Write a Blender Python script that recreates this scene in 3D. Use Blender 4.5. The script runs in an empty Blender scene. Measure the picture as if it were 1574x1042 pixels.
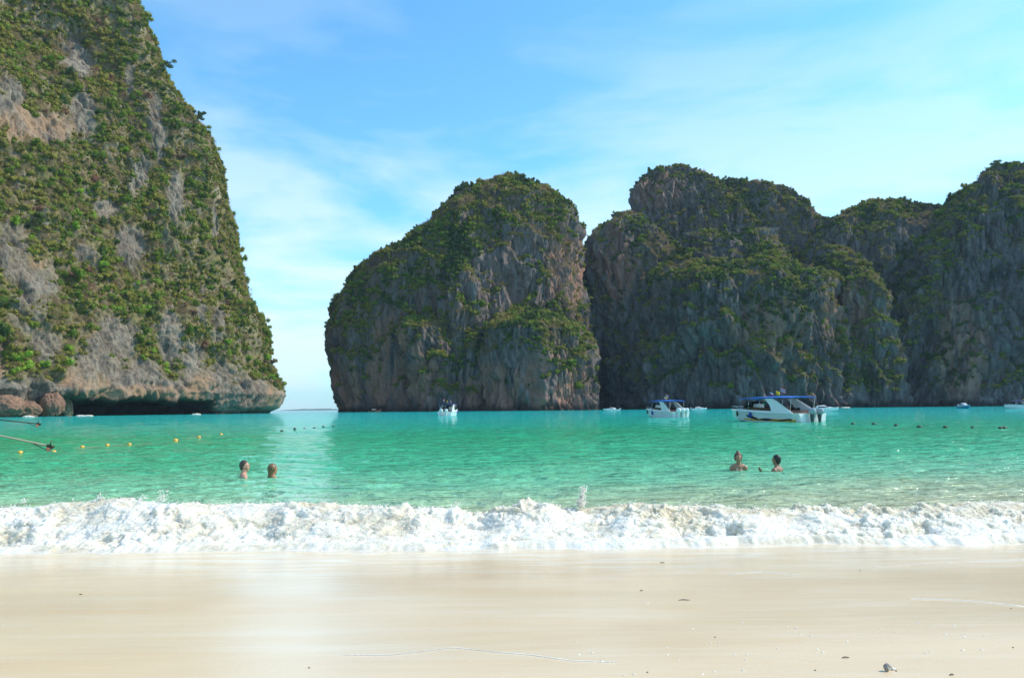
import bpy, bmesh, math, random
import numpy as np
from mathutils import Vector, Matrix, Euler
random.seed(7); rng = np.random.default_rng(7)
R = math.radians
S = bpy.context.scene

# ------------------------------------------------------------------ camera, world, sun, exposure
W0, H0, F0 = 1574.0, 1042.0, 1200.0
CAMZ = 1.5
PITCH, ROLL = math.atan(107.1 / F0), -R(0.53)
cam = bpy.data.cameras.new('camera'); co = bpy.data.objects.new('camera', cam); S.collection.objects.link(co)
cam.sensor_width = 36.0; cam.lens = 36.0 * F0 / W0; cam.clip_end = 60000; cam.clip_start = 0.1
co.location = (0, 0, CAMZ)
RM = Matrix.Rotation(R(90) + PITCH, 3, 'X') @ Matrix.Rotation(ROLL, 3, 'Z')
co.rotation_euler = RM.to_euler()
S.camera = co
SUN_AZ, SUN_EL = R(81), R(43)       # azimuth measured from +Y towards +X
w = bpy.data.worlds.new('World'); S.world = w; w.use_nodes = True
nt = w.node_tree; N = nt.nodes; N.clear()
def wn(t, **k):
    n = N.new(t)
    for a, b in k.items(): setattr(n, a, b)
    return n
sky = wn('ShaderNodeTexSky', sky_type='NISHITA', sun_disc=False, sun_elevation=SUN_EL, sun_rotation=SUN_AZ, air_density=1.0, dust_density=0.6, ozone_density=1.2, altitude=0)
tc = wn('ShaderNodeTexCoord')
mp = wn('ShaderNodeMapping'); mp.inputs['Scale'].default_value = (1.3, 1.3, 5.0)
nz = wn('ShaderNodeTexNoise'); nz.inputs['Scale'].default_value = 1.9; nz.inputs['Detail'].default_value = 9; nz.inputs['Roughness'].default_value = 0.55; nz.inputs['Distortion'].default_value = 0.35
rp = wn('ShaderNodeValToRGB'); rp.color_ramp.elements[0].position = 0.40; rp.color_ramp.elements[1].position = 0.56
sx = wn('ShaderNodeSeparateXYZ')
er = wn('ShaderNodeMapRange'); er.inputs[1].default_value = 0.12; er.inputs[2].default_value = 0.44; er.inputs[3].default_value = 0.82; er.inputs[4].default_value = 0.14; er.clamp = True
mu = wn('ShaderNodeMath', operation='MULTIPLY')
tint = wn('ShaderNodeMix', data_type='RGBA', blend_type='MULTIPLY'); tint.inputs['Factor'].default_value = 1
tint.inputs['B'].default_value = (0.66, 1.25, 1.45, 1)
cl = wn('ShaderNodeMix', data_type='RGBA'); cl.inputs['B'].default_value = (4.9, 5.7, 6.0, 1)
bg = wn('ShaderNodeBackground'); bg.inputs['Strength'].default_value = 0.14
out = wn('ShaderNodeOutputWorld')
L = nt.links.new
L(tc.outputs['Generated'], mp.inputs[0]); L(mp.outputs[0], nz.inputs['Vector']); L(nz.outputs['Fac'], rp.inputs[0])
L(tc.outputs['Generated'], sx.inputs[0]); L(sx.outputs['Z'], er.inputs[0])
L(rp.outputs[0], mu.inputs[0]); L(er.outputs[0], mu.inputs[1])
L(sky.outputs[0], tint.inputs['A']); L(tint.outputs['Result'], cl.inputs['A']); L(mu.outputs[0], cl.inputs['Factor'])
L(cl.outputs['Result'], bg.inputs[0]); L(bg.outputs[0], out.inputs[0])
sl = bpy.data.lights.new('sun', 'SUN'); sl.energy = 3.5; sl.angle = R(0.5); sl.color = (1.0, 0.90, 0.76)
so = bpy.data.objects.new('sun', sl); S.collection.objects.link(so)
sd = Vector((math.sin(SUN_AZ) * math.cos(SUN_EL), math.cos(SUN_AZ) * math.cos(SUN_EL), math.sin(SUN_EL)))
so.rotation_euler = sd.to_track_quat('Z', 'Y').to_euler()
S.view_settings.view_transform = 'Standard'; S.view_settings.look = 'None'; S.view_settings.gamma = 1
S.view_settings.use_curve_mapping = False; S.view_settings.exposure = 0.5
S.cycles.max_bounces = 6; S.cycles.diffuse_bounces = 3; S.cycles.glossy_bounces = 3; S.cycles.transparent_max_bounces = 6
S.cycles.volume_bounces = 0
S.cycles.use_denoising = True

RMn = np.array(RM)
def ray(px, py):
    d = RMn @ np.array([(px - W0/2) / F0, -(py - H0/2) / F0, -1.0]); return d
def at(px, py, D):
    d = ray(px, py); t = D / d[1]; return Vector((d[0]*t, D, CAMZ + d[2]*t))
def on(px, py, z=0.0):
    d = ray(px, py); t = (z - CAMZ) / d[2]; return Vector((d[0]*t, d[1]*t, z))
def proj(P):                                   # world points -> photograph pixels, used to lay masks where the photograph has them
    Q = (P - np.array([0, 0, CAMZ])) @ RMn
    zz = np.minimum(Q[..., 2], -0.01)
    return W0/2 + F0 * Q[..., 0] / -zz, H0/2 - F0 * Q[..., 1] / -zz

# ------------------------------------------------------------------ noise
_p = np.random.default_rng(3).permutation(256).astype(np.int32); _p = np.concatenate([_p, _p, _p])
_g = np.random.default_rng(4).normal(size=(256, 3)).astype(np.float32); _g /= np.linalg.norm(_g, axis=1)[:, None]
def perlin(x, y, z):
    x = np.asarray(x, np.float32); y = np.asarray(y, np.float32); z = np.asarray(z, np.float32)
    x, y, z = np.broadcast_arrays(x, y, z)
    xi = np.floor(x).astype(np.int32); yi = np.floor(y).astype(np.int32); zi = np.floor(z).astype(np.int32)
    xf = x - xi; yf = y - yi; zf = z - zi
    f = lambda t: t*t*t*(t*(t*6 - 15) + 10)
    u, v, q = f(xf), f(yf), f(zf)
    xi &= 255; yi &= 255; zi &= 255
    def c(a, b, d):
        h = _p[_p[_p[xi + a] + yi + b] + zi + d]; g = _g[h]
        return g[..., 0]*(xf - a) + g[..., 1]*(yf - b) + g[..., 2]*(zf - d)
    l = lambda t, a, b: a + t*(b - a)
    return l(q, l(v, l(u, c(0,0,0), c(1,0,0)), l(u, c(0,1,0), c(1,1,0))), l(v, l(u, c(0,0,1), c(1,0,1)), l(u, c(0,1,1), c(1,1,1)))) * 1.6
def fbm(x, y, z, o=4, r=0.5):
    s = 0; a = 1.0; t = 0
    for i in range(o):
        s = s + a*perlin(x + 17.3*i, y - 9.1*i, z + 5.7*i); t += a; a *= r; x = x*2.03; y = y*2.03; z = z*2.03
    return s / t * 1.4
def worley(x, y, z):
    """distance to the nearest and second nearest cell point, and a random value of the nearest cell"""
    x = np.asarray(x, np.float32); y = np.asarray(y, np.float32); z = np.asarray(z, np.float32)
    xi = np.floor(x).astype(np.int32); yi = np.floor(y).astype(np.int32); zi = np.floor(z).astype(np.int32)
    f1 = np.full(x.shape, 9, np.float32); f2 = f1.copy(); cr = np.zeros(x.shape, np.float32)
    for a in (-1, 0, 1):
        for b in (-1, 0, 1):
            for c in (-1, 0, 1):
                h = _p[_p[_p[(xi + a) & 255] + ((yi + b) & 255)] + ((zi + c) & 255)]; g = _g[h]
                d = (xi + a + .5 + .5*g[..., 0] - x)**2 + (yi + b + .5 + .5*g[..., 1] - y)**2 + (zi + c + .5 + .5*g[..., 2] - z)**2
                n1 = d < f1; f2 = np.where(n1, f1, np.minimum(f2, d)); cr = np.where(n1, h/255.0, cr); f1 = np.where(n1, d, f1)
    return np.sqrt(f1), np.sqrt(f2), cr
def sstep(a, b, x):
    t = np.clip((x - a) / (b - a), 0, 1); return t*t*(3 - 2*t)

# ------------------------------------------------------------------ materials
MATS = {}
def nmat(name):
    m = bpy.data.materials.new(name); m.use_nodes = True; MATS[name] = m
    return m, m.node_tree, m.node_tree.nodes['Principled BSDF']
def node(t, typ, ins=None, **k):
    n = t.nodes.new(typ)
    for a, b in k.items(): setattr(n, a, b)
    for a, b in (ins or {}).items():
        if hasattr(b, 'links') or isinstance(b, bpy.types.NodeSocket): t.links.new(b, n.inputs[a])
        else: n.inputs[a].default_value = b
    return n
def pos(t, sx=1, sy=1, sz=1, obj=False):
    g = node(t, 'ShaderNodeTexCoord').outputs['Object'] if obj else node(t, 'ShaderNodeNewGeometry').outputs['Position']
    return node(t, 'ShaderNodeVectorMath', {0: g, 1: (sx, sy, sz)}, operation='MULTIPLY').outputs[0]
def noise(t, vec, sc=1, det=4, ro=0.5, dist=0):
    return node(t, 'ShaderNodeTexNoise', {'Vector': vec, 'Scale': sc, 'Detail': det, 'Roughness': ro, 'Distortion': dist}).outputs['Fac']
def ramp(t, fac, stops):
    n = node(t, 'ShaderNodeValToRGB', {0: fac}); e = n.color_ramp.elements
    while len(e) < len(stops): e.new(0.5)
    for el, (p, c) in zip(e, stops):
        el.position = p; el.color = (c, c, c, 1) if not hasattr(c, '__len__') else (*c, 1)
    return n.outputs[0]
def mix(t, f, a, b, bt='MIX'):
    n = node(t, 'ShaderNodeMix', data_type='RGBA', blend_type=bt)
    for k, v in (('Factor', f), ('A', a), ('B', b)):
        if isinstance(v, bpy.types.NodeSocket): t.links.new(v, n.inputs[k])
        elif k == 'Factor': n.inputs[k].default_value = v
        else: n.inputs[k].default_value = (*v, 1)
    return n.outputs['Result']
def bump(t, h, dist, st=1.0):
    return node(t, 'ShaderNodeBump', {'Height': h, 'Distance': dist, 'Strength': st}).outputs[0]
def attr(t, n):
    return node(t, 'ShaderNodeAttribute', attribute_name=n).outputs['Fac']
def math_(t, op, a, b=0.0):
    return node(t, 'ShaderNodeMath', {0: a, 1: b}, operation=op).outputs[0]
def simple(name, col, ro=0.5, metal=0.0, var=0.12, coat=0.0, scale=3.0):
    m, t, b = nmat(name)
    n = noise(t, pos(t, obj=True), scale, 5)
    c = ramp(t, n, [(0.3, tuple(x*(1 - var) for x in col)), (0.7, tuple(min(1, x*(1 + var)) for x in col))])
    t.links.new(c, b.inputs['Base Color']); b.inputs['Roughness'].default_value = ro; b.inputs['Metallic'].default_value = metal
    b.inputs['Coat Weight'].default_value = coat
    return m

def rock_material(name, dark, light, oran, under1, under2, sc=1.0, stretch=1.0):
    m, t, b = nmat(name)
    st = noise(t, pos(t, 0.22*sc, 0.22*sc, 0.035*sc*stretch), 1, 8, 0.62, 0.5)
    st2 = noise(t, pos(t, 0.9*sc, 0.9*sc, 0.10*sc*stretch), 1, 6, 0.65)
    bl = noise(t, pos(t, 0.03, 0.03, 0.03), 1, 4)
    f = math_(t, 'ADD', math_(t, 'MULTIPLY', st, 0.55), math_(t, 'MULTIPLY', st2, 0.45))
    f = math_(t, 'ADD', f, math_(t, 'MULTIPLY', math_(t, 'SUBTRACT', bl, 0.5), 0.35))
    c = ramp(t, f, [(0.36, dark), (0.50, tuple((a + q)/2 for a, q in zip(dark, light))), (0.64, light)])
    on_ = noise(t, pos(t, 0.10, 0.10, 0.03), 1, 6, 0.6)
    of = math_(t, 'MULTIPLY', ramp(t, on_, [(0.36, 0.0), (0.54, 1.0)]), attr(t, 'stain'))
    c = mix(t, of, c, oran)
    u = ramp(t, noise(t, pos(t, 0.18, 0.18, 0.18), 1, 7, 0.65), [(0.35, under1), (0.65, under2)])
    uf = math_(t, 'MULTIPLY', ramp(t, noise(t, pos(t, 0.35*sc, 0.35*sc, 0.22*sc), 1, 6, 0.6), [(0.38, 0.15), (0.55, 1.0)]), attr(t, 'veg'))
    c = mix(t, uf, c, u)
    c = mix(t, attr(t, 'tide'), c, (0.022, 0.021, 0.018))  # dark tide band, and shade painted into the left cliff's cave
    t.links.new(c, b.inputs['Base Color'])
    b.inputs['Roughness'].default_value = 0.95; b.inputs['Specular IOR Level'].default_value = 0.15
    rg = node(t, 'ShaderNodeTexNoise', {'Vector': pos(t, 0.34*sc, 0.34*sc, 0.055*sc*stretch), 'Scale': 1.0, 'Detail': 6, 'Roughness': 0.6, 'Lacunarity': 2.1, 'Distortion': 0.25}, noise_type='RIDGED_MULTIFRACTAL').outputs['Fac']
    h = math_(t, 'ADD', noise(t, pos(t, 0.9, 0.9, 0.32*stretch**.6), 1, 8, 0.72), math_(t, 'MULTIPLY', rg, -0.35))
    h = math_(t, 'ADD', h, math_(t, 'MULTIPLY', noise(t, pos(t, 0.14, 0.14, 0.9), 1, 5, 0.65, 0.8), 0.35))
    t.links.new(bump(t, h, 1.5, 1.0), b.inputs['Normal'])
    return m
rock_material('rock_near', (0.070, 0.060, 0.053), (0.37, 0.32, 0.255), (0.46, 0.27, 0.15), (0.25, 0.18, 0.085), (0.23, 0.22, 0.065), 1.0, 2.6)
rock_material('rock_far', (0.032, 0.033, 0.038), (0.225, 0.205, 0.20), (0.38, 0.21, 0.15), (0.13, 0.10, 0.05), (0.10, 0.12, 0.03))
rock_material('rock_red', (0.10, 0.06, 0.045), (0.34, 0.22, 0.16), (0.36, 0.2, 0.13), (0.1, 0.08, 0.03), (0.09, 0.1, 0.03))

def leaf_material(name, cols, sat=1.0):
    m, t, b = nmat(name)
    oi = node(t, 'ShaderNodeObjectInfo'); avg = [sum(k[i] for k in cols)/len(cols) for i in range(3)]; cols = [tuple(.45*avg[i] + .55*k[i] for i in range(3)) for k in cols]
    c = ramp(t, oi.outputs['Random'], [(i/(len(cols) - 1), k) for i, k in enumerate(cols)])
    n = noise(t, pos(t, 1, 1, 1), 0.9, 3)
    c = mix(t, ramp(t, n, [(0.3, 0.0), (0.7, 1.0)]), mix(t, 1.0, c, (1.5, 1.4, 1.3), 'MULTIPLY'), mix(t, 1.0, c, (2.7, 2.4, 2.1), 'MULTIPLY'))
    t.links.new(c, b.inputs['Base Color'])
    b.inputs['Roughness'].default_value = 0.75; b.inputs['Specular IOR Level'].default_value = 0.2
    tr = node(t, 'ShaderNodeBsdfTranslucent', {'Color': c})
    mx = node(t, 'ShaderNodeMixShader', {0: 0.35, 1: b.outputs[0], 2: tr.outputs[0]})
    t.links.new(mx.outputs[0], t.nodes['Material Output'].inputs[0])
    return m
leaf_material('leaf_green', [(0.045, 0.075, 0.014), (0.075, 0.115, 0.018), (0.10, 0.135, 0.020), (0.06, 0.10, 0.02), (0.14, 0.165, 0.022), (0.085, 0.15, 0.022)])
leaf_material('leaf_olive', [(0.105, 0.110, 0.030), (0.145, 0.145, 0.030), (0.12, 0.125, 0.035), (0.165, 0.160, 0.026), (0.11, 0.10, 0.04)])
leaf_material('leaf_dry', [(0.16, 0.125, 0.07), (0.21, 0.17, 0.10), (0.12, 0.09, 0.055), (0.16, 0.14, 0.075), (0.14, 0.09, 0.06)])
leaf_material('leaf_bright', [(0.10, 0.19, 0.022), (0.14, 0.22, 0.025), (0.12, 0.20, 0.03)])
leaf_material('leaf_dark', [(0.03, 0.055, 0.016), (0.045, 0.07, 0.02), (0.035, 0.06, 0.02)])
leaf_material('leaf_rust', [(0.115, 0.062, 0.045), (0.10, 0.055, 0.038)])
simple('bark', (0.12, 0.10, 0.085), 0.9)

# ------------------------------------------------------------------ object helpers
COL = S.collection
def tag(o, label=None, cat=None, group=None, kind=None):
    if label: o['label'] = label
    if cat: o['category'] = cat
    if group: o['group'] = group
    if kind: o['kind'] = kind
    return o
def empty(name, loc=(0, 0, 0), rz=0.0):
    o = bpy.data.objects.new(name, None); COL.objects.link(o); o.location = loc; o.rotation_euler = (0, 0, rz); o.empty_display_size = 0.3
    return o
def mesh_np(name, V, F, mats, smooth=True, attrs=None, link=True, parent=None, quad=True):
    me = bpy.data.meshes.new(name); V = np.asarray(V, np.float32); F = np.asarray(F, np.int32); k = F.shape[1]
    me.vertices.add(len(V)); me.vertices.foreach_set('co', V.ravel())
    me.loops.add(F.size); me.loops.foreach_set('vertex_index', F.ravel())
    me.polygons.add(len(F)); me.polygons.foreach_set('loop_start', np.arange(0, F.size, k, dtype=np.int32))
    me.update(calc_edges=True); me.validate()
    if smooth: me.polygons.foreach_set('use_smooth', np.ones(len(me.polygons), bool))
    for a, v in (attrs or {}).items():
        at_ = me.attributes.new(a, 'FLOAT', 'POINT'); at_.data.foreach_set('value', np.asarray(v, np.float32).ravel())
    for m in (mats if isinstance(mats, (list, tuple)) else [mats]): me.materials.append(MATS[m])
    o = bpy.data.objects.new(name, me)
    if link: COL.objects.link(o)
    if parent: o.parent = parent
    return o
def grid_faces(nr, nc, wrap=False):
    i = np.arange(nr - 1)[:, None]; j = np.arange(nc if wrap else nc - 1)[None, :]
    j2 = (j + 1) % nc
    a = i*nc + j; b = i*nc + j2; c = (i + 1)*nc + j2; d = (i + 1)*nc + j
    return np.stack([a, b, c, d], -1).reshape(-1, 4)
def bm_obj(name, bm, mat, parent=None, smooth=False, link=True):
    me = bpy.data.meshes.new(name); bm.normal_update(); bm.to_mesh(me); bm.free()
    for m in (mat if isinstance(mat, (list, tuple)) else [mat]): me.materials.append(MATS[m])
    if smooth: me.polygons.foreach_set('use_smooth', np.ones(len(me.polygons), bool))
    o = bpy.data.objects.new(name, me)
    if link: COL.objects.link(o)
    if parent: o.parent = parent
    return o
def grid_normals(P, wrap=False):
    if wrap: du = np.roll(P, -1, 1) - np.roll(P, 1, 1)
    else: du = np.gradient(P, axis=1)
    dv = np.gradient(P, axis=0)
    n = np.cross(du, dv); n /= np.linalg.norm(n, axis=-1, keepdims=True) + 1e-9
    return n

# ------------------------------------------------------------------ haze (thin air)
m = bpy.data.materials.new('air'); m.use_nodes = True; t = m.node_tree; t.nodes.remove(t.nodes['Principled BSDF'])
pv = node(t, 'ShaderNodeVolumePrincipled', {'Color': (0.62, 0.82, 1.0, 1), 'Density': 0.00005, 'Anisotropy': 0.0})
t.links.new(pv.outputs[0], t.nodes['Material Output'].inputs['Volume']); MATS['air'] = m
bm = bmesh.new(); bmesh.ops.create_cube(bm, size=1.0, matrix=Matrix.Translation((0, 7480, 170)) @ Matrix.Diagonal((14000, 15100, 360, 1)))
tag(bm_obj('haze', bm, 'air'), 'thin blue sea haze softening the distant cliffs', 'haze', kind='stuff')

# ------------------------------------------------------------------ karst cliffs
def curve_px(pts, D):
    a = np.array([at(px, py, D) for px, py in pts]); return a[:, 0], a[:, 2]
def karst(P, big=1.0, fl=1.0, seed=0.0, ledge=1.0):
    x, y, z = P[..., 0] + seed*131, P[..., 1] - seed*77, P[..., 2]
    d = big * 9.0 * fbm(x/46, y/46, z/95, 3)
    wx = 6*perlin(x/30, y/30, z/30); 
    r = 1 - np.abs(fbm((x + wx)/15, (y + wx)/15, z/110, 3)) * 2.0
    d += fl * 2.2 * (r - 0.5)
    jx = 1.6*perlin(x/5, y/5, z/7)
    f1, f2, cr = worley((x + jx)/13, (y + jx)/13, (z + 2*jx)/40)
    d += fl*(4.6*(cr - 0.5) - 1.6*(1 - sstep(0.0, 0.16, f2 - f1)))
    f1, f2, cr = worley((x + jx*.6)/4.8, (y + jx*.6)/4.8, (z + jx)/12 + 7)
    d += fl*(2.2*(cr - 0.5) - 0.9*(1 - sstep(0.0, 0.2, f2 - f1)))
    wx2 = wx*.5 + 1.2*perlin(x/9, y/9, z/14)
    r2 = np.minimum(np.abs(fbm((x + wx2)/6.0, (y + wx2)/6.0, z/40, 2)) * 2.6, 1.0)
    d += fl * 1.5 * (r2 - 0.5)
    r3 = 1 - np.abs(perlin((x + wx2)/2.3, (y + wx2)/2.3, z/20)) * 2.0
    d += fl * 1.1 * (r3 - 0.5)
    d += 1.1 * fbm(x/7, y/7, z/8, 4) + 0.6*fbm(x/1.8, y/1.8, z/2.5, 2) + 0.9*np.abs(fbm(x/11, y/11, z/3.2 + x/9, 3)) - 0.3
    q = z/34 + 1.6*fbm(x/45, y/45, z/200, 3); fr = q - np.floor(q)
    d += ledge * 5.5 * (fr*(1 - sstep(0.80, 1, fr)) - 0.4)
    q = z/12 + 2.2*fbm(x/18, y/18, z/70, 3); fr = q - np.floor(q)
    d += ledge * 1.6 * (fr*(1 - sstep(0.75, 1, fr)) - 0.4) * sstep(-.1, .3, fbm(x/20 + 5, y/20, z/20, 2))
    d -= 2.6
    return d
def solid(left, right, D, ztop_px, front, back, ncol=300, dz=1.3, seed=0, expo=2.5, lean=0.25, kt=4.0, yoff=None, shelf=None, **kk):
    xl, zl = curve_px(left, D); xr, zr = curve_px(right, D)
    ztop = at(*ztop_px, D).z
    nr = int(ztop / dz)
    tt = np.linspace(0, 1, nr)
    z = -3 + (ztop + 3) * (1 - (1 - tt)**1.35)
    XL = np.interp(z, zl, xl); XR = np.interp(z, zr, xr)
    zc = np.clip(z/ztop, 0, 1)
    shape = np.sqrt(np.clip(1 - zc**kt, 0, 1)) * (1 - lean*zc)
    if shelf: shape = (1 - lean*zc)*np.where(zc < shelf, 1, (np.clip(1 - zc, 0, 1)/(1 - shelf))**0.8)
    th = np.concatenate([np.linspace(0, np.pi, ncol, endpoint=False), np.linspace(np.pi, 2*np.pi, ncol//5, endpoint=False)])
    c, s = np.cos(th), np.sin(th)
    cx = np.sign(c)*np.abs(c)**(2/expo); sy = np.sign(s)*np.abs(s)**(2/expo)
    xm = (XL + XR)/2; hw = (XR - XL)/2
    X = xm[:, None] + hw[:, None]*cx[None]
    dep = np.where(sy > 0, front, back)
    Y = D - sy[None]*dep[None]*np.maximum(shape, 0.02)[:, None]
    if yoff is not None: Y = Y + yoff(z)[:, None]
    P = np.stack([X, Y, np.repeat(z[:, None], len(th), 1)], -1)
    n = -grid_normals(P, True)
    # outward check
    ctr = P.mean(axis=1, keepdims=True)
    if ((P - ctr)*n)[..., :2].sum() < 0: n = -n
    d = karst(P, seed=seed, **kk)
    fade = np.clip((ztop - z)/6, 0.1, 1)[:, None]
    hN = n.copy(); hN[..., 2] *= 0.35
    return P + hN*(d*fade)[..., None], True
def finish(P, wrap, mask=None):
    """faces, normals, vegetation and stain attributes of one grid"""
    n = grid_normals(P, wrap)
    return n
def attach(parts, name, mat, vegf, stainf, tide_shade_f):
    Vs, Fs, Vg, St, Ns, off = [], [], [], [], [], 0
    for P, wrap in parts:
        n = grid_normals(P, wrap); nr, nc = P.shape[:2]
        ctr = P.mean(axis=(0, 1)); 
        if (n * (P - ctr)).sum() < 0: n = -n
        F = grid_faces(nr, nc, wrap) + off
        V = P.reshape(-1, 3); nn = n.reshape(-1, 3)
        px, py = proj(V)
        Vs.append(V); Fs.append(F); Ns.append(nn); off += len(V)
        Vg.append(vegf(V, nn, px, py)); St.append(stainf(V, nn, px, py))
        if wrap:
            pass
    V = np.concatenate(Vs); F = np.concatenate(Fs); vg = np.concatenate(Vg); st = np.concatenate(St); nn = np.concatenate(Ns)
    px, py = proj(V); o = mesh_np(name, V, F, mat, True, {'veg': vg, 'stain': st, 'tide': tide_shade_f(V, px)})
    return o, V, nn, vg, F
def ell(px, py, lst):
    r = np.zeros(px.shape, np.float32)
    for cx, cy, a, b, *k in lst:
        ang = R(k[0]) if k else 0
        dx, dy = px - cx, py - cy
        u = dx*math.cos(ang) + dy*math.sin(ang); v = -dx*math.sin(ang) + dy*math.cos(ang)
        r = np.maximum(r, 1 - sstep(0.7, 1.25, np.sqrt((u/a)**2 + (v/b)**2)))
    return r

# ---- left cliff : a wall receding from near left to its tip
LT = [(405, 634), (412, 628), (420, 616), (425, 606), (419, 592), (408, 578), (400, 560), (400, 520), (388, 485), (372, 462), (360, 436), (350, 400), (342, 372), (338, 326), (327, 292), (319, 240), (308, 200), (290, 172), (262, 140), (247, 120), (226, 88), (214, 40), (198, 5), (170, -40), (120, -90), (20, -140), (-200, -190)]
def left_cliff():
    DT = 500.0
    xs, zs = curve_px(LT, DT)
    ztop = zs[-1]
    z = np.concatenate([np.linspace(-3, 60, 90), np.linspace(60.7, ztop, 260)])
    XT = np.interp(z, zs, xs)
    zc = np.clip(z, 0, None)
    XT = XT[:, None]; zc = zc[:, None]
    u = np.linspace(0, 1, 640)[None]
    # front curve : plan line from a point off frame to the tip, bulged, leaning back with height
    x0 = -330 - 0.10*zc; y0 = 150 + 0.20*zc
    xt = XT; yt = DT + 0*zc
    # start with a cubic so that the tip is rounded
    uu = u**0.85
    X = x0 + (xt - x0)*uu; Y = y0 + (yt - y0)*uu
    bul = 34*np.sin(np.pi*uu)**0.8 - 0.34*zc*(1 - uu**6)
    dx, dy = (xt - x0), (yt - y0); ln = np.sqrt(dx*dx + dy*dy)
    X = X + bul*dy/ln; Y = Y - bul*dx/ln
    # round the tip
    v = np.linspace(0, 1, 90)[1:][None]
    a = v*np.pi*0.5
    Xb = xt - 150*(v**1.6); Yb = yt + 130*np.sin(a)**0.8 + 40*v
    Xa = np.concatenate([X, np.broadcast_to(Xb, (len(z), v.size))], 1); Ya = np.concatenate([Y, np.broadcast_to(Yb, (len(z), v.size))], 1)
    P = np.stack([Xa, Ya, np.repeat(z[:, None], Xa.shape[1], 1)], -1)
    n = grid_normals(P)
    if n[len(z)//2, 300, 0] < 0: n = -n
    px, py = proj(P)
    d = karst(P, big=1.0, seed=2.3, fl=0.62, ledge=0.8) + 1.3*fbm(P[..., 0]/4.5, P[..., 1]/4.5, P[..., 2]/5.5, 4) + 0.6
    d *= np.clip(np.abs(np.arange(P.shape[1])[None] - 640)/60.0, 0.35, 1)
    zz = P[..., 2]
    # undercut at the waterline
    lip = 8.0 + 3.2*perlin(P[..., 0]/9, P[..., 1]/9, 0*zz) + 1.8*perlin(P[..., 0]/3, P[..., 1]/3, 0*zz) - 2.6*np.abs(perlin(P[..., 0]/1.5, P[..., 1]/1.5, 0*zz))
    um = sstep(92, 112, px) * (1 - sstep(322, 345, px))
    d = d - um*(1 - sstep(-1.0, 1.0, zz - lip))*(21 + 0*zz)
    um2 = sstep(342, 380, px) * (np.arange(P.shape[1])[None] < 700)
    d = d - um2*(1 - sstep(0, 5, zz))*3
    hN = n.copy(); hN[..., 2] *= 0.4
    P = P + hN*d[..., None]
    return P, False
BARE = [(118, 92, 20, 40, -20), (128, 172, 22, 38), (18, 165, 26, 55, -15), (75, 196, 40, 26), (200, 120, 9, 30), (238, 190, 12, 50), (248, 225, 10, 38), (214, 270, 14, 34, 20), (268, 300, 14, 40), (200, 378, 24, 32),
        (20, 385, 26, 45), (60, 425, 40, 28, 20), (45, 480, 30, 34), (70, 530, 26, 26), (262, 520, 20, 42), (300, 560, 18, 40), (165, 545, 34, 58), (125, 575, 24, 40), (215, 575, 36, 24), (235, 600, 140, 20),
        (350, 590, 44, 34, 20), (335, 500, 12, 36), (385, 600, 40, 22), (190, 525, 20, 30), (310, 470, 8, 30), (300, 130, 8, 20), (330, 340, 5, 50), (0, 560, 6, 60), (130, 390, 18, 12), (165, 320, 22, 14)]
def veg_left(V, n, px, py):
    bare = ell(px, py, BARE)
    g = 0.85 + 0.5*fbm(V[:, 0]/22, V[:, 1]/22, V[:, 2]/30, 3) - bare*0.95 + (n[:, 2] > 0.35)*0.25
    g *= sstep(12, 20, V[:, 2])
    return np.clip(g, 0, 1)
def stain_left(V, n, px, py):
    s = ell(px, py, [(78, 200, 28, 24), (102, 192, 14, 16), (60, 175, 40, 30), (20, 200, 30, 30), (150, 600, 22, 26), (110, 590, 20, 26), (60, 400, 16, 14), (2, 560, 8, 60), (130, 500, 20, 20), (230, 605, 80, 14), (310, 600, 24, 26), (420, 610, 12, 18)])
    return np.clip(s*.55 + 0.08, 0, 1)
cl_o, cV, cN, cG, cF = attach([left_cliff()], 'cliff', 'rock_near', veg_left, stain_left, lambda V, px: np.clip(0.93*sstep(92, 112, px)*(1 - sstep(318, 345, px))*(1 - sstep(6.5, 10.0, V[:, 2] - 2*perlin(V[:, 0]/6, V[:, 1]/6, 0*V[:, 0]))) + 0.7*(1 - sstep(1.0, 3.0, V[:, 2])), 0, 1))  # cave shade put into the rock colour, besides the low tide band
tag(cl_o, 'sunlit limestone cliff covered in shrubs, cut off by the frame, with an undercut foot', 'cliff', kind='structure')

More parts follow.
